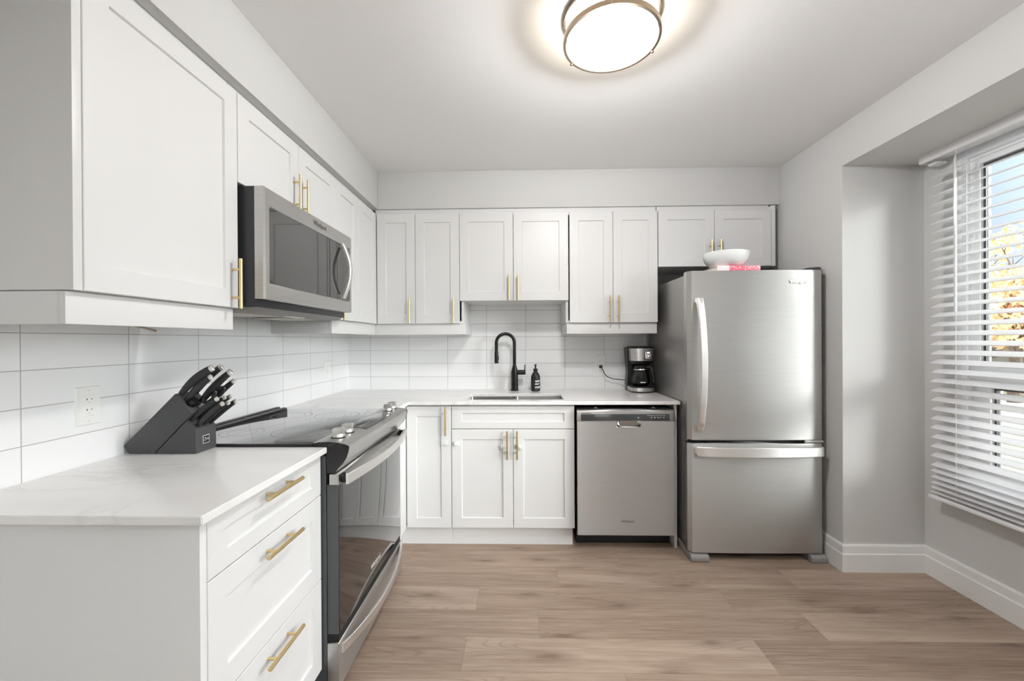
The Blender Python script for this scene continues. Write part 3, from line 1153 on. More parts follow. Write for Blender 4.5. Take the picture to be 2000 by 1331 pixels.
ep = box_obj('end_panel', (2.315, 2.332, -0.635, -0.001, 0.0, 0.8965), WHITE_CAB, bev=0.001)
tag(ep, 'thin white upright panel between dishwasher and refrigerator', 'panel')


# child safety latches
def latch_pad(label, x, z, kind):
    t = thing('safety_latch', label, 'latch', (x, YF, z), 'child safety latches')
    if kind == 'pad':
        MB().box(x - 0.020, x + 0.020, YF - 0.010, YF - 0.0005, z - 0.014, z + 0.014, 0.003).build('pad', CLEAR_LATCH, t)
    elif kind == 'round':
        MB().lathe([(0.010, 0), (0.013, -0.004), (0.013, -0.012), (0.009, -0.016)], (x, YF - 0.0005, z), 20, 'y').build('button', PLASTIC, t)
        MB().box(x + 0.006, x + 0.024, YF - 0.006, YF - 0.0005, z - 0.013, z + 0.013, 0.003).build('tab', PLASTIC, t)
    else:
        MB().box(x - 0.020, x + 0.016, YF - 0.012, YF - 0.0005, z - 0.012, z + 0.012, 0.003).build('pad', CLEAR_LATCH, t)
        MB().box(x - 0.006, x + 0.008, YF - 0.016, YF - 0.011, z - 0.005, z + 0.005, 0.002).build('button', PLASTIC, t)
    return t


latch_pad('square grey white safety latch on the narrow base cabinet door', 0.880, 0.655, 'pad')
latch_pad('round white safety latch at the outer edge of the sink cabinet door', 0.952, 0.652, 'round')
latch_pad('grey white safety latch behind the handle of the sink door nearer the range', 1.255, 0.632, 'strap')
latch_pad('grey white safety latch behind the handle of the sink door nearer the dishwasher', 1.352, 0.632, 'strap')

# ------------------------------------------------------------------ countertops
CZ0, CZ1 = 0.897, 0.918
ct = MB().plate([0.0005, 0.662], [-2.316, -1.7385], lambda i, j: True, CZ0, CZ1, 0.002).build('countertop', QUARTZ)
tag(ct, 'white veined quartz countertop under the knife block', 'countertop', 'quartz countertops')
SX0, SX1, SYa, SYb = 1.010, 1.640, -0.572, -0.285
xs = [0.0005, 0.662, SX0, SX1, 2.345]
ys = [-0.966, -0.661, SYa, SYb, -0.0005]
ct = MB().plate(xs, ys, lambda i, j: (j > 0 or i == 0) and not (i == 2 and j == 2), CZ0, CZ1, 0.002).build('countertop', QUARTZ)
tag(ct, 'white quartz L-shaped countertop with the sink cut into it', 'countertop', 'quartz countertops')


# ------------------------------------------------------------------ sink
def rrect(x0, x1, y0, y1, r, z, n=6):
    pts = []
    for cx, cy, a0 in ((x1 - r, y1 - r, 0), (x0 + r, y1 - r, 90), (x0 + r, y0 + r, 180), (x1 - r, y0 + r, 270)):
        for k in range(n + 1):
            a = math.radians(a0 + 90 * k / n)
            pts.append(Vector((cx + r * math.cos(a), cy + r * math.sin(a), z)))
    return pts


sk = thing('kitchen_sink', 'undermount stainless double bowl sink below the faucet', 'sink', (1.325, -0.43, 0.68), None)
XD = 1.318
for x0, x1 in ((SX0 - 0.006, XD - 0.008), (XD + 0.008, SX1 + 0.006)):
    y0, y1 = SYa - 0.006, SYb + 0.006
    m_ = MB()
    m_.loops([rrect(x0 - 0.004, x1 + 0.004, y0 - 0.004, y1 + 0.004, 0.02, 0.8955), rrect(x0, x1, y0, y1, 0.02, 0.8955), rrect(x0 + 0.002, x1 - 0.002, y0 + 0.002, y1 - 0.002, 0.02, 0.887),
              rrect(x0 + 0.006, x1 - 0.006, y0 + 0.006, y1 - 0.006, 0.022, 0.71), rrect(x0 + 0.02, x1 - 0.02, y0 + 0.02, y1 - 0.02, 0.03, 0.69)], True, False, True)
    bw = m_.build('bowl', STEEL_SINK, sk, recalc=False)
    m_ = MB().lathe([(0.042, 0.691), (0.042, 0.694), (0.034, 0.695), (0.030, 0.688), (0.004, 0.686)], ((x0 + x1) / 2, (y0 + y1) / 2, 0), 28)
    m_.build('drain', SILVER, bw)
MB().box(XD - 0.0125, XD + 0.0125, SYa + 0.002, SYb - 0.002, 0.80, 0.889, 0.004).build('divider', STEEL_SINK, sk)

# ------------------------------------------------------------------ faucet
fc = thing('kitchen_faucet', 'black gooseneck pull-down faucet behind the sink', 'faucet', (1.316, -0.10, CZ1))
FX, FYY = 1.316, -0.10
MB().lathe([(0.031, 0.0005), (0.031, 0.006), (0.028, 0.009), (0.027, 0.010), (0.027, 0.135), (0.026, 0.145), (0.0165, 0.180), (0.0155, 0.19)], (FX, FYY, CZ1), 32).build('base', BLACK_MATTE, fc)
path = [(FX, FYY, CZ1 + 0.185), (FX, FYY, CZ1 + 0.30)]
R_ = 0.0675
cz = 1.281
path.append((FX, FYY, cz))
for k in range(1, 17):
    a = PI * k / 16
    path.append((FX - R_ + R_ * math.cos(a), FYY - 0.035 * (1 - math.cos(a)) / 2 - 0.0, cz + R_ * math.sin(a)))
ex, ey = path[-1][0], path[-1][1]
path.append((ex, ey, 1.215))
MB().tube(path, 0.0125, 18).build('neck', BLACK_MATTE, fc)
sp = MB().tube([(ex, ey, 1.222), (ex, ey, 1.216), (ex, ey, 1.150), (ex, ey, 1.126)], [0.0125, 0.0150, 0.0155, 0.0155], 20).build('spray_head', BLACK_MATTE, fc)
MB().box(ex + 0.010, ex + 0.0185, ey - 0.009, ey + 0.004, 1.155, 1.180, 0.002).build('spray_button', BLACK_GLOSS, sp)
mb = MB()
mb.cyl((FX + 0.020, FYY, 1.056), (FX + 0.083, FYY, 1.056), 0.0185, n=24)
mb.tube([(FX + 0.077, FYY, 1.065), (FX + 0.079, FYY, 1.115)], [0.0042, 0.0036], 10)
mb.build('lever_handle', BLACK_MATTE, fc)

# ------------------------------------------------------------------ soap bottle
sb = thing('soap_dispenser', 'black pump soap bottle with white script next to the faucet', 'bottle', (1.474, -0.13, CZ1))
BX, BYY = 1.474, -0.13
BOTTLE = plain('matte_black_bottle', srgb(30, 30, 31), 0.45, bump=0.03)
b_ = MB().lathe([(0.030, 0.0005), (0.033, 0.004), (0.0345, 0.012), (0.0345, 0.100), (0.033, 0.112), (0.026, 0.130), (0.016, 0.142), (0.012, 0.147)], (BX, BYY, CZ1), 36).build('bottle', BOTTLE, sb)
MB().lathe([(0.013, 0.146), (0.0165, 0.147), (0.0165, 0.166), (0.012, 0.169)], (BX, BYY, CZ1), 24).build('collar', BLACKP, sb)
mb = MB().lathe([(0.006, 0.168), (0.006, 0.186), (0.0085, 0.188), (0.0085, 0.199), (0.007, 0.201)], (BX, BYY, CZ1), 18)
mb.tube([(BX, BYY, CZ1 + 0.195), (BX, BYY - 0.02, CZ1 + 0.195), (BX + 0.002, BYY - 0.036, CZ1 + 0.189)], [0.0045, 0.0042, 0.003], 10)
mb.build('pump', BLACKP, sb)
mb = MB()
for s, zz, size in (('wash', 0.078, 0.024), ('your', 0.057, 0.023), ('hands', 0.033, 0.025)):
    mb.text(s, size, (BX + 0.004, BYY - 0.0350, CZ1 + zz), (1, 0, 0), (0, 0, 1), 0.0004, shear=0.35, bold=0.0006, wrap=0.0352)
for k in range(5):
    mb.box(BX - 0.006 + k * 0.005, BX - 0.003 + k * 0.005, BYY - 0.0353, BYY - 0.0335, CZ1 + 0.0145, CZ1 + 0.0155)
mb.build('lettering', PRINT_WHITE, b_)


# ------------------------------------------------------------------ outlets
def outlet(label, o, u, n, wid, hgt, gang_plug=False):
    """decorator duplex receptacle: o = centre on the wall"""
    o, u, n = Vector(o), Vector(u), Vector(n)
    v = Vector((0, 0, 1))
    t = thing('wall_outlet', label, 'outlet', o, 'white wall outlets')

    def slab(m_, cu, cv, w_, h_, d0, d1):
        a = []
        for d in (d0, d1):
            s = 0.0 if d == d0 else 0.0025
            a.append([o + u * (cu + i * (w_ / 2 - s)) + v * (cv + j * (h_ / 2 - s)) + n * d for i, j in ((-1, -1), (1, -1), (1, 1), (-1, 1))])
        m_.loops(a)
    m_ = MB()
    slab(m_, 0, 0, wid, hgt, 0.0003, 0.006)
    m_.build('cover_plate', PLASTIC, t)
    m_ = MB()
    slab(m_, 0, 0, 0.034, 0.067, 0.0055, 0.0078)
    r = m_.build('receptacle', PLASTIC, t)
    m_ = MB()
    for s in (0.0165, -0.0165):
        slab(m_, -0.007, s + 0.004, 0.0024, 0.009, 0.0074, 0.0081)
        slab(m_, 0.007, s + 0.004, 0.0024, 0.007, 0.0074, 0.0081)
        slab(m_, 0.0, s - 0.007, 0.005, 0.005, 0.0074, 0.0081)
    m_.build('slots', SLOT, r)
    for s in (0.048, -0.048):
        MB().cyl(o + v * s + n * 0.0055, o + v * s + n * 0.0068, 0.0028, n=12).build('screw', CLEAR_LATCH, t)
    return t


outlet('white duplex outlet on the tiles next to the knife block', (0, -1.943, 1.102), (0, 1, 0), (1, 0, 0), 0.073, 0.120)
outlet('white duplex outlet on the side tiles beyond the range, near the corner', (0, -0.364, 1.103), (0, 1, 0), (1, 0, 0), 0.073, 0.116)
outlet('white duplex outlet with a black cord plugged in', (1.986, 0, 1.115), (1, 0, 0), (0, -1, 0), 0.078, 0.128)

# ------------------------------------------------------------------ coffee maker
cm = thing('coffee_maker', 'black and steel drip coffee maker on the counter against the refrigerator', 'coffee maker', (2.22, -0.17, CZ1))
cx, cy = 2.243, -0.16


def blk(x0, x1, y0, y1, z0, z1, bev=0.008, seg=3):
    return MB().box(cx + x0, cx + x1, cy + y0, cy + y1, CZ1 + z0, CZ1 + z1, bev, seg)


def dshape(z, hw, yf, yb, r=0.03, n=8):
    """plan outline bowed to the front"""
    pts = []
    for k in range(n * 2 + 1):
        a = -1 + k / n
        pts.append(Vector((cx + hw * a, cy + yf + (abs(a) ** 2.5) * 0.035, CZ1 + z)))
    pts += [Vector((cx + hw, cy + yb, CZ1 + z)), Vector((cx - hw, cy + yb, CZ1 + z))]
    return pts


m_ = MB().loops([dshape(0.0005, 0.078, -0.105, 0.09), dshape(0.006, 0.083, -0.112, 0.09), dshape(0.040, 0.083, -0.112, 0.09), dshape(0.046, 0.078, -0.106, 0.09)])
m_.build('base', BLACKP, cm)
m_ = MB().loops([dshape(0.010, 0.0838, -0.1135, 0.02), dshape(0.036, 0.0838, -0.1135, 0.02)])
m_.build('base_band', STEEL, cm)
m_ = MB().loops([[Vector((cx + a, cy + b, CZ1 + 0.04)) for a, b in ((-0.088, 0.02), (0.083, 0.02), (0.083, 0.095), (-0.088, 0.095))],
                 [Vector((cx + a, cy + b, CZ1 + 0.14)) for a, b in ((-0.080, 0.025), (0.080, 0.025), (0.080, 0.095), (-0.080, 0.095))],
                 [Vector((cx + a, cy + b, CZ1 + 0.325)) for a, b in ((-0.092, 0.0), (0.086, 0.0), (0.086, 0.095), (-0.092, 0.095))]])
m_.build('water_tank', BLACKP, cm)
m_ = MB().loops([dshape(0.205, 0.070, -0.070, 0.03), dshape(0.226, 0.078, -0.092, 0.03), dshape(0.326, 0.086, -0.100, 0.05), dshape(0.334, 0.082, -0.094, 0.05)])
m_.build('brew_head', BLACKP, cm)
m_ = MB().loops([dshape(0.229, 0.0785, -0.0945, 0.0), dshape(0.318, 0.0862, -0.1022, 0.0)])
m_.build('front_band', STEEL, cm)
pn = MB().box(cx + 0.004, cx + 0.056, cy - 0.1052, cy - 0.098, CZ1 + 0.240, CZ1 + 0.302, 0.004).build('control_panel', BLACKP, cm)
MB().box(cx + 0.008, cx + 0.052, cy - 0.1062, cy - 0.104, CZ1 + 0.244, CZ1 + 0.298, 0.002).build('button_plate', STEEL_BRIGHT, pn)
MB().box(cx + 0.013, cx + 0.047, cy - 0.1072, cy - 0.105, CZ1 + 0.280, CZ1 + 0.296, 0.003).build('display_frame', BLACK_GLOSS, pn)
MB().box(cx + 0.019, cx + 0.041, cy - 0.1078, cy - 0.106, CZ1 + 0.283, CZ1 + 0.293, 0.001).build('display', LCD, pn)
MB().lathe([(0.012, 0), (0.012, -0.004), (0.008, -0.006)], (cx + 0.037, cy - 0.106, CZ1 + 0.258), 20, 'y').build('button', SILVER, pn)
MB().lathe([(0.052, 0.046), (0.054, 0.050), (0.050, 0.053)], (cx - 0.004, cy - 0.035, CZ1), 28).build('hot_plate', BLACK_GLOSS, cm)
cf_ = thing('coffee_carafe', 'glass coffee carafe with black handle standing in the coffee maker', 'carafe', (cx - 0.004, cy - 0.035, CZ1 + 0.055))
cc = (cx - 0.004, cy - 0.035, CZ1)
MB().lathe([(0.040, 0.0545), (0.060, 0.058), (0.066, 0.068), (0.066, 0.085), (0.058, 0.125), (0.047, 0.160), (0.044, 0.172), (0.0425, 0.172), (0.0455, 0.160), (0.0565, 0.125), (0.0645, 0.085), (0.064, 0.070), (0.058, 0.061), (0.038, 0.057)], cc, 40).build('glass_bowl', CARAFE_GLASS, cf_)
MB().tube([(cc[0] + 0.0475 * math.cos(2 * PI * k / 36), cc[1] + 0.0475 * math.sin(2 * PI * k / 36), cc[2] + 0.165) for k in range(37)], 0.0055, 8, up=(0, 0, 1)).build('neck_band', SILVER, cf_)
MB().lathe([(0.043, 0.173), (0.046, 0.176), (0.046, 0.188), (0.040, 0.194), (0.012, 0.197)], cc, 32).build('lid', BLACKP, cf_)
ang = math.radians(-38)
ux, uy = math.cos(ang), math.sin(ang)
hp = [(0.046, 0.182), (0.066, 0.188), (0.084, 0.176), (0.094, 0.140), (0.100, 0.100), (0.101, 0.078)]
MB().strip([(cc[0] + r * ux, cc[1] + r * uy, cc[2] + h) for r, h in hp], (-uy, ux, 0), [(0.1 * ux, 0.1 * uy, 1), (0.4 * ux, 0.4 * uy, 1), (ux, uy, 0.5), (ux, uy, 0.2), (ux, uy, 0.1), (ux, uy, 0)], 0.020, 0.014).build('handle', BLACKP, cf_)
m_ = MB().box(cc[0] - 0.020, cc[0] + 0.016, cc[1] - 0.0672, cc[1] - 0.0660, cc[2] + 0.072, cc[2] + 0.079, 0.0004)
m_.build('scale_mark', PRINT_WHITE, cf_)
cd = MB()
pl = Vector((1.984, -0.010, 1.093))
cd.box(pl.x - 0.012, pl.x + 0.012, -0.030, -0.0085, pl.z - 0.012, pl.z + 0.010, 0.003)
cp = [(1.984, -0.028, 1.092), (1.992, -0.040, 1.075), (2.006, -0.048, 1.040), (2.030, -0.050, 1.015), (2.070, -0.048, 1.000), (2.120, -0.044, 0.994), (2.160, -0.072, 0.992)]
cd.tube(cp, 0.0032, 10)
cdo = cd.build('power_cord', CORD, cm)

# ------------------------------------------------------------------ dishwasher
DX0, DX1, DY = 1.708, 2.309, -0.672
dw = thing('dishwasher', 'stainless steel dishwasher with pocket handle under the counter', 'dishwasher', ((DX0 + DX1) / 2, -0.33, 0.0))
box_obj('tub_body', (DX0 + 0.004, DX1 - 0.002, -0.625, -0.03, 0.10, 0.872), BLACKP, dw)
box_obj('toe_panel', (DX0 + 0.006, DX1 - 0.006, -0.578, -0.560, 0.002, 0.10), BLACKP, dw)
PK0, PK1 = 1.955, 2.098
PKZ = 0.762
mb = MB()
# door skin with the pocket cut out of its top edge
mb.plate([DX0 + 0.001, PK0, PK1, DX1 - 0.003], [0.092, PKZ, 0.7975], lambda i, j: not (i == 1 and j == 1), 0, 0.035, 0.003)
for v in mb.bm.verts:
    x, zz, dd = v.co
    v.co = Vector((x, DY + 0.0 + (0.035 - dd), zz))
door = mb.build('door', STEEL_DISH, dw)
pk = MB()
npk = 12
rings = []
for d, s in ((0.0, 1.0), (0.010, 0.96), (0.022, 0.80)):
    ring = []
    for k in range(npk + 1):
        a = PI * k / npk
        ring.append(Vector(((PK0 + PK1) / 2 - math.cos(a) * abs(math.cos(a)) ** -0.35 * 0.0715 * s if abs(math.cos(a)) > 1e-6 else (PK0 + PK1) / 2, DY - 0.001 + d, 0.7970 - (math.sin(a) ** 0.6) * 0.036 * s)))
    rings.append(ring)
pk.loops(rings, False, False, False)
pk.bm.faces.new([v for v in pk.bm.verts][-(npk + 1):])
pk.build('handle_pocket', SILVER, door)
mb = MB().prism([(DY, 0.799), (DY, 0.858), (DY + 0.010, 0.868), (DY + 0.035, 0.868), (DY + 0.035, 0.799)], 'x', DX0, DX1, 0.0015)
cs = mb.build('control_strip', STEEL_DISH, dw)
MB().box(DX0 + 0.024, DX1 - 0.034, DY - 0.0012, DY + 0.004, 0.8005, 0.842, 0.0008).build('control_glass', PANEL_GLASS, cs)
mb = MB()
for k in range(7):
    mb.box(DX0 + 0.030 + k * 0.0085, DX0 + 0.036 + k * 0.0085, DY - 0.0016, DY + 0.003, 0.8455, 0.8495)
mb.build('vent_slots', RUBBER, cs)
mb = MB()
for k, xx in enumerate((2.080, 2.160, 2.180, 2.200, 2.215, 2.235)):
    mb.box(xx, xx + 0.008, DY - 0.0016, DY - 0.001, 0.818, 0.8215)
for k in range(9):
    mb.box(2.14 + k * 0.0125, 2.147 + k * 0.0125, DY - 0.0016, DY - 0.001, 0.8315, 0.8335)
mb.build('touch_marks', PRINT_WHITE, cs)
MB().text('Whirlpool', 0.019, (2.016, DY - 0.0004, 0.180), (1, 0, 0), (0, 0, 1), 0.0008, bold=0.0003).build('logo', LOGO_DARK, door)
for xx in (1.828, 2.185):
    mb = MB().box(xx - 0.012, xx + 0.012, -0.640, -0.610, 0.8715, 0.8735, 0.0006)
    mb.tube([(xx - 0.008 + 0.016 * (k % 2), -0.642, 0.8775) for k in range(2)], 0.0035, 8)
    mb.build('mounting_clip', GREY_PLASTIC, dw)

# ------------------------------------------------------------------ refrigerator
FX0, FX1 = 2.354, 3.126
FDY = -0.790
fr = thing('refrigerator', 'tall stainless steel refrigerator with bottom freezer drawer', 'refrigerator', ((FX0 + FX1) / 2, -0.42, 0.0))
box_obj('body', (FX0, FX1, -0.716, -0.05, 0.055, 1.686), FRIDGE_SIDE, fr, bev=0.004)


def fridge_front(name, z0, z1, x0=2.344, x1=3.131):
    """gently bowed door slab with rounded edges"""
    n_ = 40
    yb = -0.722
    r = 0.022
    rings = []

    def outline(z, ins):
        pts = []
        a0, a1 = x0 + ins, x1 - ins
        for k in range(n_ + 1):
            t_ = k / n_
            x = a0 + (a1 - a0) * t_
            e_ = min(x - a0, a1 - x)
            y = FDY + ins - 0.006 * (1 - (2 * t_ - 1) ** 2) + 0.006
            if e_ < r:
                y += r - math.sqrt(max(r * r - (r - e_) ** 2, 0))
            pts.append(Vector((x, y, z)))
        pts += [Vector((a1, yb, z)), Vector((a0, yb, z))]
        return pts
    for z, ins in ((z0, 0.006), (z0 + 0.002, 0.002), (z0 + 0.007, 0.0), (z1 - 0.007, 0.0), (z1 - 0.002, 0.002), (z1, 0.006)):
        rings.append(outline(z, ins))
    return MB().loops(rings).build(name, STEEL, fr)


d1 = fridge_front('door', 0.7085, 1.702)
d2 = fridge_front('freezer_drawer', 0.046, 0.690)
box_obj('door_gasket', (2.366, 3.116, -0.725, -0.714, 0.07, 1.68), RUBBER, fr)
box_obj('hinge_bracket', (3.02, 3.128, -0.776, -0.716, 0.692, 0.7065), STEEL_BRIGHT, fr, bev=0.002)
mb = MB().prism([(3.00, 1.7025), (3.140, 1.7025), (3.140, 1.722), (3.120, 1.725), (3.060, 1.720)], 'y', -0.745, -0.60, 0.003)
mb.build('hinge_cover', DARK_GREY, fr)
box_obj('toe_grille', (2.46, 3.04, -0.715, -0.68, 0.020, 0.055), RUBBER, fr)
mb = MB()
for k in range(4):
    mb.box(2.465, 3.035, -0.719, -0.714, 0.022 + k * 0.009, 0.026 + k * 0.009)
mb.build('grille_bars', DARK_GREY, fr)
for xa, xb in ((2.349, 2.454), (3.040, 3.128)):
    m_ = MB().prism([(-0.803, 0.0), (-0.806, 0.010), (-0.804, 0.032), (-0.794, 0.042), (-0.50, 0.044), (-0.50, 0.0)], 'x', xa, xb, 0.006, 3)
    m_.build('foot', GREY_PLASTIC, fr)


def bow(n_, f):
    return [f(k / n_) for k in range(n_ + 1)]


hx = 2.402
pth = bow(24, lambda t: (hx - 0.002, FDY - 0.016 - 0.062 * math.sin(PI * t) ** 0.75, 0.776 + (1.537 - 0.776) * t))
nn = []
for k in range(25):
    a = Vector(pth[max(k - 1, 0)])
    b = Vector(pth[min(k + 1, 24)])
    tt = (b - a).normalized()
    nn.append(Vector((1, 0, 0)).cross(tt))
nn = [v if v.y < 0 else -v for v in nn]
h_ = MB().strip(pth, (1, 0, 0), nn, 0.037, 0.016)
for zz in (0.786, 1.527):
    h_.box(hx - 0.016, hx + 0.008, FDY - 0.016, FDY + 0.012, zz - 0.012, zz + 0.012)
h_.build('handle', STEEL_BRIGHT, d1)
pth = bow(24, lambda t: (2.384 + (3.102 - 2.384) * t, FDY - 0.016 - 0.052 * math.sin(PI * t) ** 0.75, 0.649 + 0.006 * math.sin(PI * t)))
nn = []
for k in range(25):
    tt = (Vector(pth[min(k + 1, 24)]) - Vector(pth[max(k - 1, 0)])).normalized()
    v = Vector((0, 0, 1)).cross(tt)
    nn.append(v if v.y < 0 else -v)
h_ = MB().strip(pth, (0, 0, 1), nn, 0.056, 0.016)
for xx in (2.394, 3.092):
    h_.box(xx - 0.012, xx + 0.012, FDY - 0.016, FDY + 0.012, 0.632, 0.666)
h_.build('handle', STEEL_BRIGHT, d2)
MB().text('Whirlpool', 0.026, (2.981, FDY - 0.0035, 1.631), (1, 0, 0), (0, 0, 1), 0.001, bold=0.0004).build('logo', LOGO_LIGHT, d1)

# ------------------------------------------------------------------ bowl and book on the refrigerator
BKY = -0.668
bk = thing('book', 'thin pink and white book lying under the bowl on the refrigerator', 'book', (2.65, BKY, 1.7025))
PINK = NT('pink_patterned_cover')
_v = PINK.n('ShaderNodeTexVoronoi')
PINK.l(PINK.mapped((60, 60, 200)), _v.inputs['Vector'])
_v.inputs['Scale'].default_value = 1.0
_s = PINK.n('ShaderNodeSeparateXYZ')
PINK.l(PINK.pos(), _s.inputs[0])
_side = PINK.ramp(PINK.math('SUBTRACT', _s.outputs[0], 1.89), [(0.70, srgb(244, 214, 216)), (0.705, srgb(226, 88, 112))], 'CONSTANT')
PINK.set(color=PINK.mix(PINK.ramp(_v.outputs['Distance'], [(0.30, (1, 1, 1, 1)), (0.36, (0, 0, 0, 1))]), _side, srgb(248, 228, 230)), rough=0.4)
PINK = PINK.m
PAGES = plain('book_pages', srgb(236, 230, 222), 0.8, bump=0.3, bscale=900)
MB().box(2.529, 2.772, BKY - 0.085, BKY + 0.085, 1.7055, 1.7315, 0.001).build('pages', PAGES, bk)
mb = MB()
mb.box(2.525, 2.777, BKY - 0.090, BKY + 0.088, 1.7025, 1.7055, 0.0006)
mb.box(2.525, 2.777, BKY - 0.090, BKY + 0.088, 1.7315, 1.7345, 0.0006)
mb.box(2.525, 2.777, BKY - 0.092, BKY - 0.087, 1.7030, 1.7340, 0.001)
mb.build('cover', PINK, bk)
bo = MB().lathe([(0.045, 0.0), (0.072, 0.003), (0.100, 0.018), (0.120, 0.044), (0.128, 0.075), (0.129, 0.088), (0.127, 0.090), (0.124, 0.086), (0.117, 0.048), (0.097, 0.022), (0.07, 0.008), (0.01, 0.006)], (2.620, BKY, 1.7346), 48).build('serving_bowl', CERAMIC)
tag(bo, 'wide white ceramic bowl sitting on top of the refrigerator', 'bowl')

# ------------------------------------------------------------------ microwave
mw = thing('microwave', 'stainless over-the-range microwave with smoked glass door', 'microwave', (0.22, -1.36, 1.42))
MY0, MY1 = -1.738, -0.984
MX = 0.440
mb = MB().prism([(0.002, 1.440), (0.40, 1.428), (0.40, 1.866), (0.002, 1.866)], 'y', MY0 + 0.004, MY1 - 0.004, 0.002)
bod = mb.build('body', plain('charcoal_enamel', srgb(48, 49, 52), 0.4, bump=0.08, bscale=400), mw)
# door frame: bevelled stainless ring with glass inset
WYa, WYb, Wz0, Wz1 = -1.712, -0.998, 1.512, 1.800
mb = MB()


def fr_ring(y0, y1, z0, z1, x):
    return [Vector((x, y0, z0)), Vector((x, y1, z0)), Vector((x, y1, z1)), Vector((x, y0, z1))]


mb.loops([fr_ring(MY0 + 0.001, MY1 - 0.001, 1.456, 1.864, 0.401), fr_ring(MY0, MY1, 1.455, 1.865, 0.433), fr_ring(MY0 + 0.004, MY1 - 0.003, 1.459, 1.861, MX),
          fr_ring(WYa, WYb, Wz0, Wz1, MX), fr_ring(WYa + 0.002, WYb - 0.002, Wz0 + 0.002, Wz1 - 0.002, MX - 0.004)])
mdoor = mb.build('door', STEEL, mw, smooth=10)
# rounded glass
gp = []
for cyy, czz, a0 in ((WYb - 0.017, Wz1 - 0.017, 0), (WYa + 0.017, Wz1 - 0.017, 90), (WYa + 0.017, Wz0 + 0.017, 180), (WYb - 0.017, Wz0 + 0.017, 270)):
    for k in range(6):
        a = math.radians(a0 + 18 * k)
        gp.append((cyy + 0.014 * math.cos(a), czz + 0.014 * math.sin(a)))
MB().prism(gp, 'x', MX - 0.006, MX - 0.0015).build('window_glass', MICRO_GLASS, mdoor)
mb = MB()
mb.box(MX - 0.0016, MX - 0.0010, -1.236, -1.232, Wz0 + 0.003, Wz1 - 0.003)
mb.box(MX - 0.0016, MX - 0.0010, -1.157, -1.154, Wz0 + 0.003, Wz1 - 0.003)
mb.build('glass_seams', RUBBER, mdoor)
mb = MB()
for r_ in range(6):
    for c_ in range(3):
        mb.box(MX - 0.0014, MX - 0.0009, -1.085 + c_ * 0.026, -1.079 + c_ * 0.026, 1.56 + r_ * 0.026, 1.5625 + r_ * 0.026)
mb.build('keypad_marks', LOGO_DARK, mdoor)
pth = bow(20, lambda t: (MX + 0.008 + 0.038 * math.sin(PI * t), -1.105 + 0.000 * t, 1.522 + (1.800 - 1.522) * t))
nn = []
for k in range(21):
    tt = (Vector(pth[min(k + 1, 20)]) - Vector(pth[max(k - 1, 0)])).normalized()
    v = Vector((0, 1, 0)).cross(tt)
    nn.append(v if v.x > 0 else -v)
h_ = MB().strip(pth, (0, 1, 0), nn, 0.030, 0.014)
for zz in (1.530, 1.792):
    h_.box(MX - 0.002, MX + 0.012, -1.117, -1.093, zz - 0.010, zz + 0.010)
h_.build('handle', STEEL_BRIGHT, mdoor)
MB().text('Whirlpool', 0.028, (MX + 0.0002, -1.330, 1.833), (0, 1, 0), (0, 0, 1), 0.0008, bold=0.0003).build('logo', LOGO_DARK, mdoor)
# underside pan, filters and lamp cover
und = MB().prism([(0.03, 1.4175), (0.365, 1.4115), (0.398, 1.4275), (0.03, 1.4395)], 'y', MY0 + 0.012, MY1 - 0.012, 0.002).build('underside', GREY_PLASTIC, mw)
for ya, yb in ((-1.66, -1.42), (-1.30, -1.06)):
    MB().box(0.10, 0.30, ya, yb, 1.4085, 1.4165, 0.002).build('grease_filter', FILTER, und)
mb = MB()
mb.box(0.315, 0.350, -1.42, -1.30, 1.4080, 1.4130, 0.002)
mb.build('lamp_lens', PLASTIC, und)

# ------------------------------------------------------------------ range
rg = thing('electric_range', 'slide-in range with black glass cooktop and steel front', 'range', (0.35, -1.353, 0.0))
RY0, RY1 = -1.7365, -0.969
box_obj('body', (0.03, 0.655, RY0 + 0.002, RY1 - 0.002, 0.03, 0.884), DARK_GREY, rg)
for xx in (0.10, 0.55):
    for yy in (RY0 + 0.06, RY1 - 0.06):
        MB().cyl((xx, yy, 0.0), (xx, yy, 0.03), 0.02, n=12).build('levelling_foot', RUBBER, rg)
MB().box(0.060, 0.612, RY0, RY1, 0.9182, 0.9270, 0.0015).build('cooktop_rim', BLACKP, rg)
hob = MB().box(0.066, 0.612, RY0 + 0.006, RY1 - 0.006, 0.9272, 0.9285, 0.0004).build('cooktop', HOB_GLASS, rg)
MB().box(0.004, 0.604, RY0 + 0.0025, RY1 - 0.0025, 0.886, 0.9178).build('cooktop_frame', BLACKP, rg)


def ring(mb_, c, r, wdt, n=48, a0=0.0, a1=2 * PI, z=0.9286):
    m = int(n * (a1 - a0) / (2 * PI))
    vi, vo = [], []
    for k in range(m + 1):
        a = a0 + (a1 - a0) * k / m
        vi.append(mb_.bm.verts.new((c[0] + (r - wdt) * math.cos(a), c[1] + (r - wdt) * math.sin(a), z)))
        vo.append(mb_.bm.verts.new((c[0] + r * math.cos(a), c[1] + r * math.sin(a), z)))
    for k in range(m):
        mb_.bm.faces.new((vi[k], vo[k], vo[k + 1], vi[k + 1]))


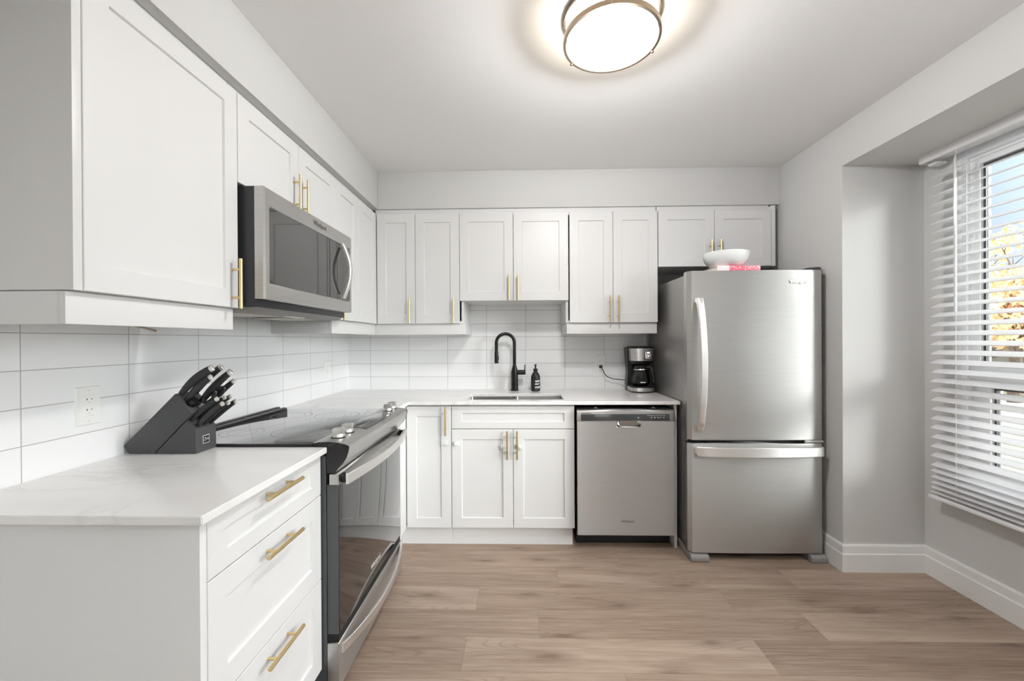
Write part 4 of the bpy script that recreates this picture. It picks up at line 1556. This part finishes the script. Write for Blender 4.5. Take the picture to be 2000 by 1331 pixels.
BURN = plain('burner_print', srgb(120, 120, 122), 0.3, bump=0.02)
for cx_, cy_, r_ in ((0.46, -1.53, 0.115), (0.44, -1.17, 0.105), (0.22, -1.55, 0.08), (0.21, -1.17, 0.095)):
    mb = MB()
    ring(mb, (cx_, cy_), r_, 0.0025)
    ring(mb, (cx_, cy_), r_ * 0.66, 0.0015)
    mb.build('burner_ring', BURN, hob, recalc=False)
mb = MB()
mb.prism([(0.006, 0.9275), (0.074, 0.9287), (0.070, 0.934), (0.054, 0.937), (0.050, 0.931), (0.036, 0.931), (0.032, 0.939), (0.014, 0.939), (0.006, 0.935)], 'y', RY0 + 0.002, RY1 - 0.004, 0.001)
vt = mb.build('rear_vent_trim', BLACKP, rg)
mb = MB()
for k in range(4):
    mb.box(0.032, 0.048, RY0 + 0.10 + k * 0.18, RY0 + 0.112 + k * 0.18, 0.930, 0.9365)
mb.build('vent_bridges', BLACKP, vt)
prof = [(0.607, 0.9188), (0.606, 0.9300), (0.630, 0.9345), (0.665, 0.9355), (0.700, 0.9325), (0.725, 0.9265), (0.738, 0.9205), (0.7395, 0.9150), (0.737, 0.900), (0.730, 0.878), (0.716, 0.856), (0.698, 0.838), (0.688, 0.823), (0.660, 0.823), (0.656, 0.886), (0.64, 0.9185)]
cp_ = MB().prism(prof, 'y', RY0 + 0.004, RY1 - 0.004).build('control_panel', STEEL_PANEL, rg, smooth=25)
prof2 = [(a + (0.001 if a > 0.65 else 0), b) for a, b in prof]
for ya in (RY0, RY1 - 0.0045):
    MB().prism(prof2, 'y', ya, ya + 0.0045).build('end_cap', BLACK_GLOSS, cp_)
mb = MB().prism([(0.622, 0.9335), (0.665, 0.9352), (0.712, 0.9302), (0.712, 0.9330), (0.665, 0.9372), (0.622, 0.9357)], 'y', -1.495, -1.165, 0.0006)
ds_ = mb.build('touch_display', PANEL_GLASS, cp_)
mb = MB()
for k in range(5):
    for j in range(3):
        mb.box(0.640 + j * 0.018, 0.645 + j * 0.018, -1.47 + k * 0.022, -1.463 + k * 0.022, 0.9366 - 0.0006 * j, 0.9374 - 0.0006 * j)
mb.build('touch_marks', LOGO_LIGHT, ds_)
for yy in (-1.655, -1.572, -1.075, -1.005):
    kb = MB().lathe([(0.0235, 0.9335), (0.0245, 0.9375), (0.0245, 0.9465), (0.0225, 0.9495), (0.0, 0.9495)][:-1], (0.665, yy, 0), 30)
    ko = kb.build('knob', STEEL_BRIGHT, cp_)
    MB().prism([(0.645, 0.949), (0.686, 0.949), (0.690, 0.968), (0.684, 0.9725), (0.650, 0.9705), (0.644, 0.964)], 'y', yy - 0.0085, yy + 0.0085, 0.003, 2).build('knob_grip', STEEL_BRIGHT, ko)
    MB().lathe([(0.0252, 0.9325), (0.0252, 0.9372)], (0.665, yy, 0), 30).build('knob_ring', RUBBER, ko)
# oven door
OX = 0.700
od = MB().box(0.657, OX - 0.004, RY0 + 0.004, RY1 - 0.004, 0.236, 0.7795, 0.003).build('oven_door', DARK_GREY, rg)
MB().box(OX - 0.0042, OX, RY0 + 0.010, RY1 - 0.008, 0.240, 0.7795, 0.0015).build('door_glass', OVEN_GLASS, od)
MB().box(0.668, OX + 0.003, RY0 + 0.001, RY1 - 0.001, 0.780, 0.818, 0.0015).build('door_trim', STEEL, od)
pth = bow(24, lambda t: (OX + 0.030 + 0.034 * math.sin(PI * t) ** 0.9, RY0 + 0.010 + (RY1 - RY0 - 0.02) * t, 0.800))
nn = []
for k in range(25):
    tt = (Vector(pth[min(k + 1, 24)]) - Vector(pth[max(k - 1, 0)])).normalized()
    v = Vector((0, 0, 1)).cross(tt)
    nn.append(v if v.x > 0 else -v)
oh = MB().strip(pth, (0, 0, 1), nn, 0.040, 0.012)
oh = oh.build('oven_handle', STEEL_BRIGHT, od)
for y0_ in (RY0 + 0.016, RY1 - 0.036):
    MB().box(OX + 0.002, OX + 0.032, y0_, y0_ + 0.020, 0.784, 0.816, 0.002).build('handle_bracket', BLACK_GLOSS, od)
MB().text('Whirlpool', 0.028, (OX + 0.0003, -1.36, 0.300), (0, 1, 0), (0, 0, 1), 0.0006, bold=0.0004).build('logo', LOGO_LIGHT, od)
box_obj('gap_strip', (0.650, 0.696, RY0 + 0.006, RY1 - 0.006, 0.2055, 0.2355), RUBBER, rg)
dr = MB().box(0.657, OX, RY0, RY1, 0.040, 0.205, 0.003).build('storage_drawer', STEEL, rg)
pth = bow(24, lambda t: (OX + 0.004 + 0.042 * math.sin(PI * t) ** 0.9, RY0 + 0.020 + (RY1 - RY0 - 0.036) * t, 0.176 - 0.020 * math.sin(PI * t)))
nn = []
for k in range(25):
    tt = (Vector(pth[min(k + 1, 24)]) - Vector(pth[max(k - 1, 0)])).normalized()
    v = Vector((0, 0, 1)).cross(tt)
    nn.append(v if v.x > 0 else -v)
MB().strip(pth, (0, 0, 1), nn, 0.036, 0.010).build('drawer_handle', STEEL_BRIGHT, dr)
box_obj('kick_plate', (0.56, 0.60, RY0 + 0.01, RY1 - 0.01, 0.004, 0.040), RUBBER, rg)

# ------------------------------------------------------------------ knife block and knives
KB = plain('black_stained_wood', srgb(70, 70, 72), 0.55, bump=0.25, bscale=180)
kb = thing('knife_block', 'slanted black wooden knife block on the counter', 'knife block', (0.13, -1.783, CZ1))
ka, kc = -1.830, -1.736
MB().prism([(0.004, 0.946), (0.022, 0.9183), (0.108, 0.9183), (0.242, 1.056), (0.184, 1.124)], 'y', ka, kc, 0.002).build('rear_section', KB, kb)
fs = MB().prism([(0.1115, 0.9183), (0.255, 0.9183), (0.2535, 1.002), (0.223, 1.0315)], 'y', ka, kc, 0.002).build('front_section', KB, kb)
mb = MB()
mb.box(0.2545, 0.2562, -1.800, -1.771, 0.945, 0.974)
em = mb.build('emblem', LOGO_LIGHT, fs)
mb = MB()
mb.box(0.2555, 0.2566, -1.7975, -1.7735, 0.9475, 0.9715)
mb.build('emblem_field', RUBBER, em)
mb = MB()
mb.text('Z', 0.017, (0.2564, -1.7915, 0.9600), (0, 1, 0), (0, 0, 1), 0.0004)
mb.text('W', 0.015, (0.2564, -1.7800, 0.9590), (0, 1, 0), (0, 0, 1), 0.0004)
mb.build('emblem_mark', LOGO_LIGHT, em)
# slots
HANDLE = plain('black_knife_handle', srgb(38, 39, 41), 0.42, bump=0.1, bscale=300)


def knife(label, base, tip, size, bend, name='kitchen_knife', group='knives in the block', blade_len=0.10):
    base, tip = Vector(base), Vector(tip)
    t = thing(name, label, 'knife', base, group)
    dirv = (tip - base).normalized()
    L = (tip - base).length
    upv = Vector((-dirv.z, 0, dirv.x)).normalized()
    if upv.z < 0:
        upv = -upv
    n_ = 14
    P, R = [], []
    for k in range(n_ + 1):
        s = k / n_
        P.append(base + dirv * (L * s) + upv * (0.55 * bend * math.sin(PI * s)))
        R.append(1.12 * size * (0.72 + 0.25 * math.sin(PI * min(s * 1.1, 1)) ** 1.0 + 0.14 * s))
    h = MB().tube(P[:-1], R[:-1], 14, True, 0.62, up=tuple(upv)).build('handle', HANDLE, t)
    MB().tube([P[-2], P[-1], P[-1] + (P[-1] - P[-2]) * 0.15], [R[-2] * 1.01, R[-1] * 1.0, R[-1] * 0.82], 14, True, 0.62, up=tuple(upv)).build('end_cap', STEEL_BRIGHT, t)
    return t


knife('largest black handled knife, rearmost in the block', (0.190, -1.812, 1.121), (0.301, -1.812, 1.212), 0.0125, 0.014)
knife('black handled knife rising behind the largest one, against the tiles', (0.196, -1.758, 1.118), (0.292, -1.756, 1.212), 0.0115, 0.012)
knife('black handled knife just under the largest, with a bright end cap', (0.209, -1.812, 1.101), (0.297, -1.812, 1.180), 0.0105, 0.010)
knife('black handled knife standing over the scissors, second tallest row', (0.225, -1.772, 1.083), (0.334, -1.768, 1.195), 0.0120, 0.010)
knife('slim black handled knife above the scissors grip', (0.236, -1.750, 1.070), (0.330, -1.746, 1.161), 0.0095, 0.006)
SK = 'steak knives in the lower tier'
knife('steak knife in the lower tier, upper row, closest to the camera', (0.228, -1.812, 1.031), (0.318, -1.812, 1.105), 0.0085, 0.008, 'steak_knife', SK)
knife('steak knife in the lower tier, middle of the upper row', (0.230, -1.783, 1.030), (0.323, -1.783, 1.106), 0.0080, 0.007, 'steak_knife', SK)
knife('steak knife in the lower tier, upper row, furthest from the camera', (0.230, -1.755, 1.030), (0.323, -1.755, 1.106), 0.0080, 0.007, 'steak_knife', SK)
knife('steak knife in the lower tier, front row, closest to the camera', (0.247, -1.812, 1.011), (0.337, -1.812, 1.089), 0.0085, 0.008, 'steak_knife', SK)
knife('steak knife in the lower tier, middle of the front row', (0.247, -1.783, 1.011), (0.336, -1.783, 1.088), 0.0085, 0.007, 'steak_knife', SK)
knife('steak knife in the lower tier, front row, next to the range', (0.247, -1.755, 1.010), (0.343, -1.755, 1.089), 0.0085, 0.007, 'steak_knife', SK)
ss = thing('kitchen_scissors', 'black handled kitchen scissors with round grips in the knife block', 'scissors', (0.232, -1.785, 1.075))


def loop(c, a, b, rot, r, y):
    pts = []
    for k in range(25):
        t_ = 2 * PI * k / 24
        x, z = a * math.cos(t_), b * math.sin(t_)
        pts.append((c[0] + x * math.cos(rot) - z * math.sin(rot), y, c[1] + x * math.sin(rot) + z * math.cos(rot)))
    return MB().tube(pts, r, 10, True, up=(0, 1, 0))


loop((0.268, 1.108), 0.028, 0.013, 0.72, 0.0055, -1.785).build('grip', HANDLE, ss)
loop((0.290, 1.120), 0.026, 0.011, 0.72, 0.0052, -1.770).build('grip', HANDLE, ss)
MB().tube([(0.222, -1.782, 1.070), (0.246, -1.782, 1.090)], [0.010, 0.008], 12, True, 0.6).build('shank', STEEL_BRIGHT, ss)
sh = MB().lathe([(0.006, 0), (0.017, 0.004), (0.020, 0.016), (0.016, 0.026), (0.006, 0.028)], (0, 0, 0), 24)
for v in sh.bm.verts:
    v.co = Matrix.Rotation(math.radians(42), 3, 'Y') @ v.co + Vector((0.213, -1.803, 1.082))
so = sh.build('sharpening_steel', BLACK_MATTE)
tag(so, 'dark round headed sharpening steel in the knife block', 'sharpener')

# ------------------------------------------------------------------ ceiling lamp
lp = thing('ceiling_lamp', 'lit round flush ceiling lamp with two metal rings', 'lamp', (1.703, -1.672, CEILZ))
LX, LY = 1.703, -1.672


def torus_band(r, z0, z1, t):
    return [(r - t, z0), (r, z0), (r, z1), (r - t, z1), (r - t, z0)]


dif = MB().lathe([(0.030, 2.4035), (0.126, 2.405), (0.152, 2.410), (0.1615, 2.420), (0.163, 2.450), (0.163, 2.486)], (LX, LY, 0), 64).build('diffuser', LAMP_GLOW, lp)
for z0, z1, r in ((2.402, 2.421, 0.1765), (2.474, 2.4925, 0.1765)):
    m_ = MB()
    m_.lathe(torus_band(r, z0, z1, 0.010), (LX, LY, 0), 64, cap0=False, cap1=False)
    m_.build('ring', NICKEL, lp)
for k in range(3):
    a = math.radians(258 + 120 * k)
    px, py = LX + 0.1775 * math.cos(a), LY + 0.1775 * math.sin(a)
    m_ = MB().cyl((px, py, 2.400), (px, py, 2.491), 0.0032, n=12)
    m_.lathe([(0.005, 2.399), (0.006, 2.4035), (0.005, 2.4055)], (px, py, 0), 12)
    m_.build('post', NICKEL, lp)

bd = bpy.data.lights.new('lamp_bulb', 'POINT')
bd.shadow_soft_size = 0.06
bd.energy = LAMP_WATTS
bd.color = (0.985, 0.992, 1.0)
bb_ = bpy.data.objects.new('lamp_bulb', bd)
COL.objects.link(bb_)
bb_.parent = lp
bb_.location = (0, 0, 2.374 - CEILZ)

# unseen ceiling lamp added behind the camera as room fill light
l2 = thing('ceiling_lamp', 'round flush fill lamp added on the ceiling behind the camera', 'lamp', (1.7, -4.6, CEILZ))
MB().lathe([(0.03, 2.40), (0.16, 2.405), (0.19, 2.42), (0.195, 2.485)], (1.7, -4.6, 0), 48).build('diffuser', FILL_LAMP_GLOW, l2)
MB().lathe(torus_band(0.207, 2.478, 2.4925, 0.008), (1.7, -4.6, 0), 48, cap0=False, cap1=False).build('ring', NICKEL, l2)

# unseen uplight on a stand, added to brighten the ceiling
fl = thing('fill_uplight', 'black standing fill uplight added behind the camera to light the ceiling', 'lamp', (2.95, -3.75, 0.0))
MB().lathe([(0.14, 0.0), (0.14, 0.015), (0.02, 0.03)], (2.95, -3.75, 0), 32).build('base', BLACK_MATTE, fl)
MB().cyl((2.95, -3.75, 0.03), (2.95, -3.75, 1.72), 0.012, n=16).build('pole', BLACK_MATTE, fl)
MB().lathe([(0.02, 1.70), (0.10, 1.73), (0.17, 1.80), (0.165, 1.80), (0.095, 1.735), (0.02, 1.712)], (2.95, -3.75, 0), 40, cap0=True, cap1=True).build('shade', BLACK_MATTE, fl)
ud = bpy.data.lights.new('fill_uplight_bulb', 'SPOT')
ud.energy = FILL_UPLIGHT_WATTS
ud.spot_size = math.radians(165)
ud.spot_blend = 0.6
ud.shadow_soft_size = 0.08
ud.color = (0.985, 0.992, 1.0)
ub_ = bpy.data.objects.new('fill_uplight_bulb', ud)
COL.objects.link(ub_)
ub_.parent = fl
ub_.location = (0, 0, 1.83)
ub_.rotation_euler = (PI, 0, 0)
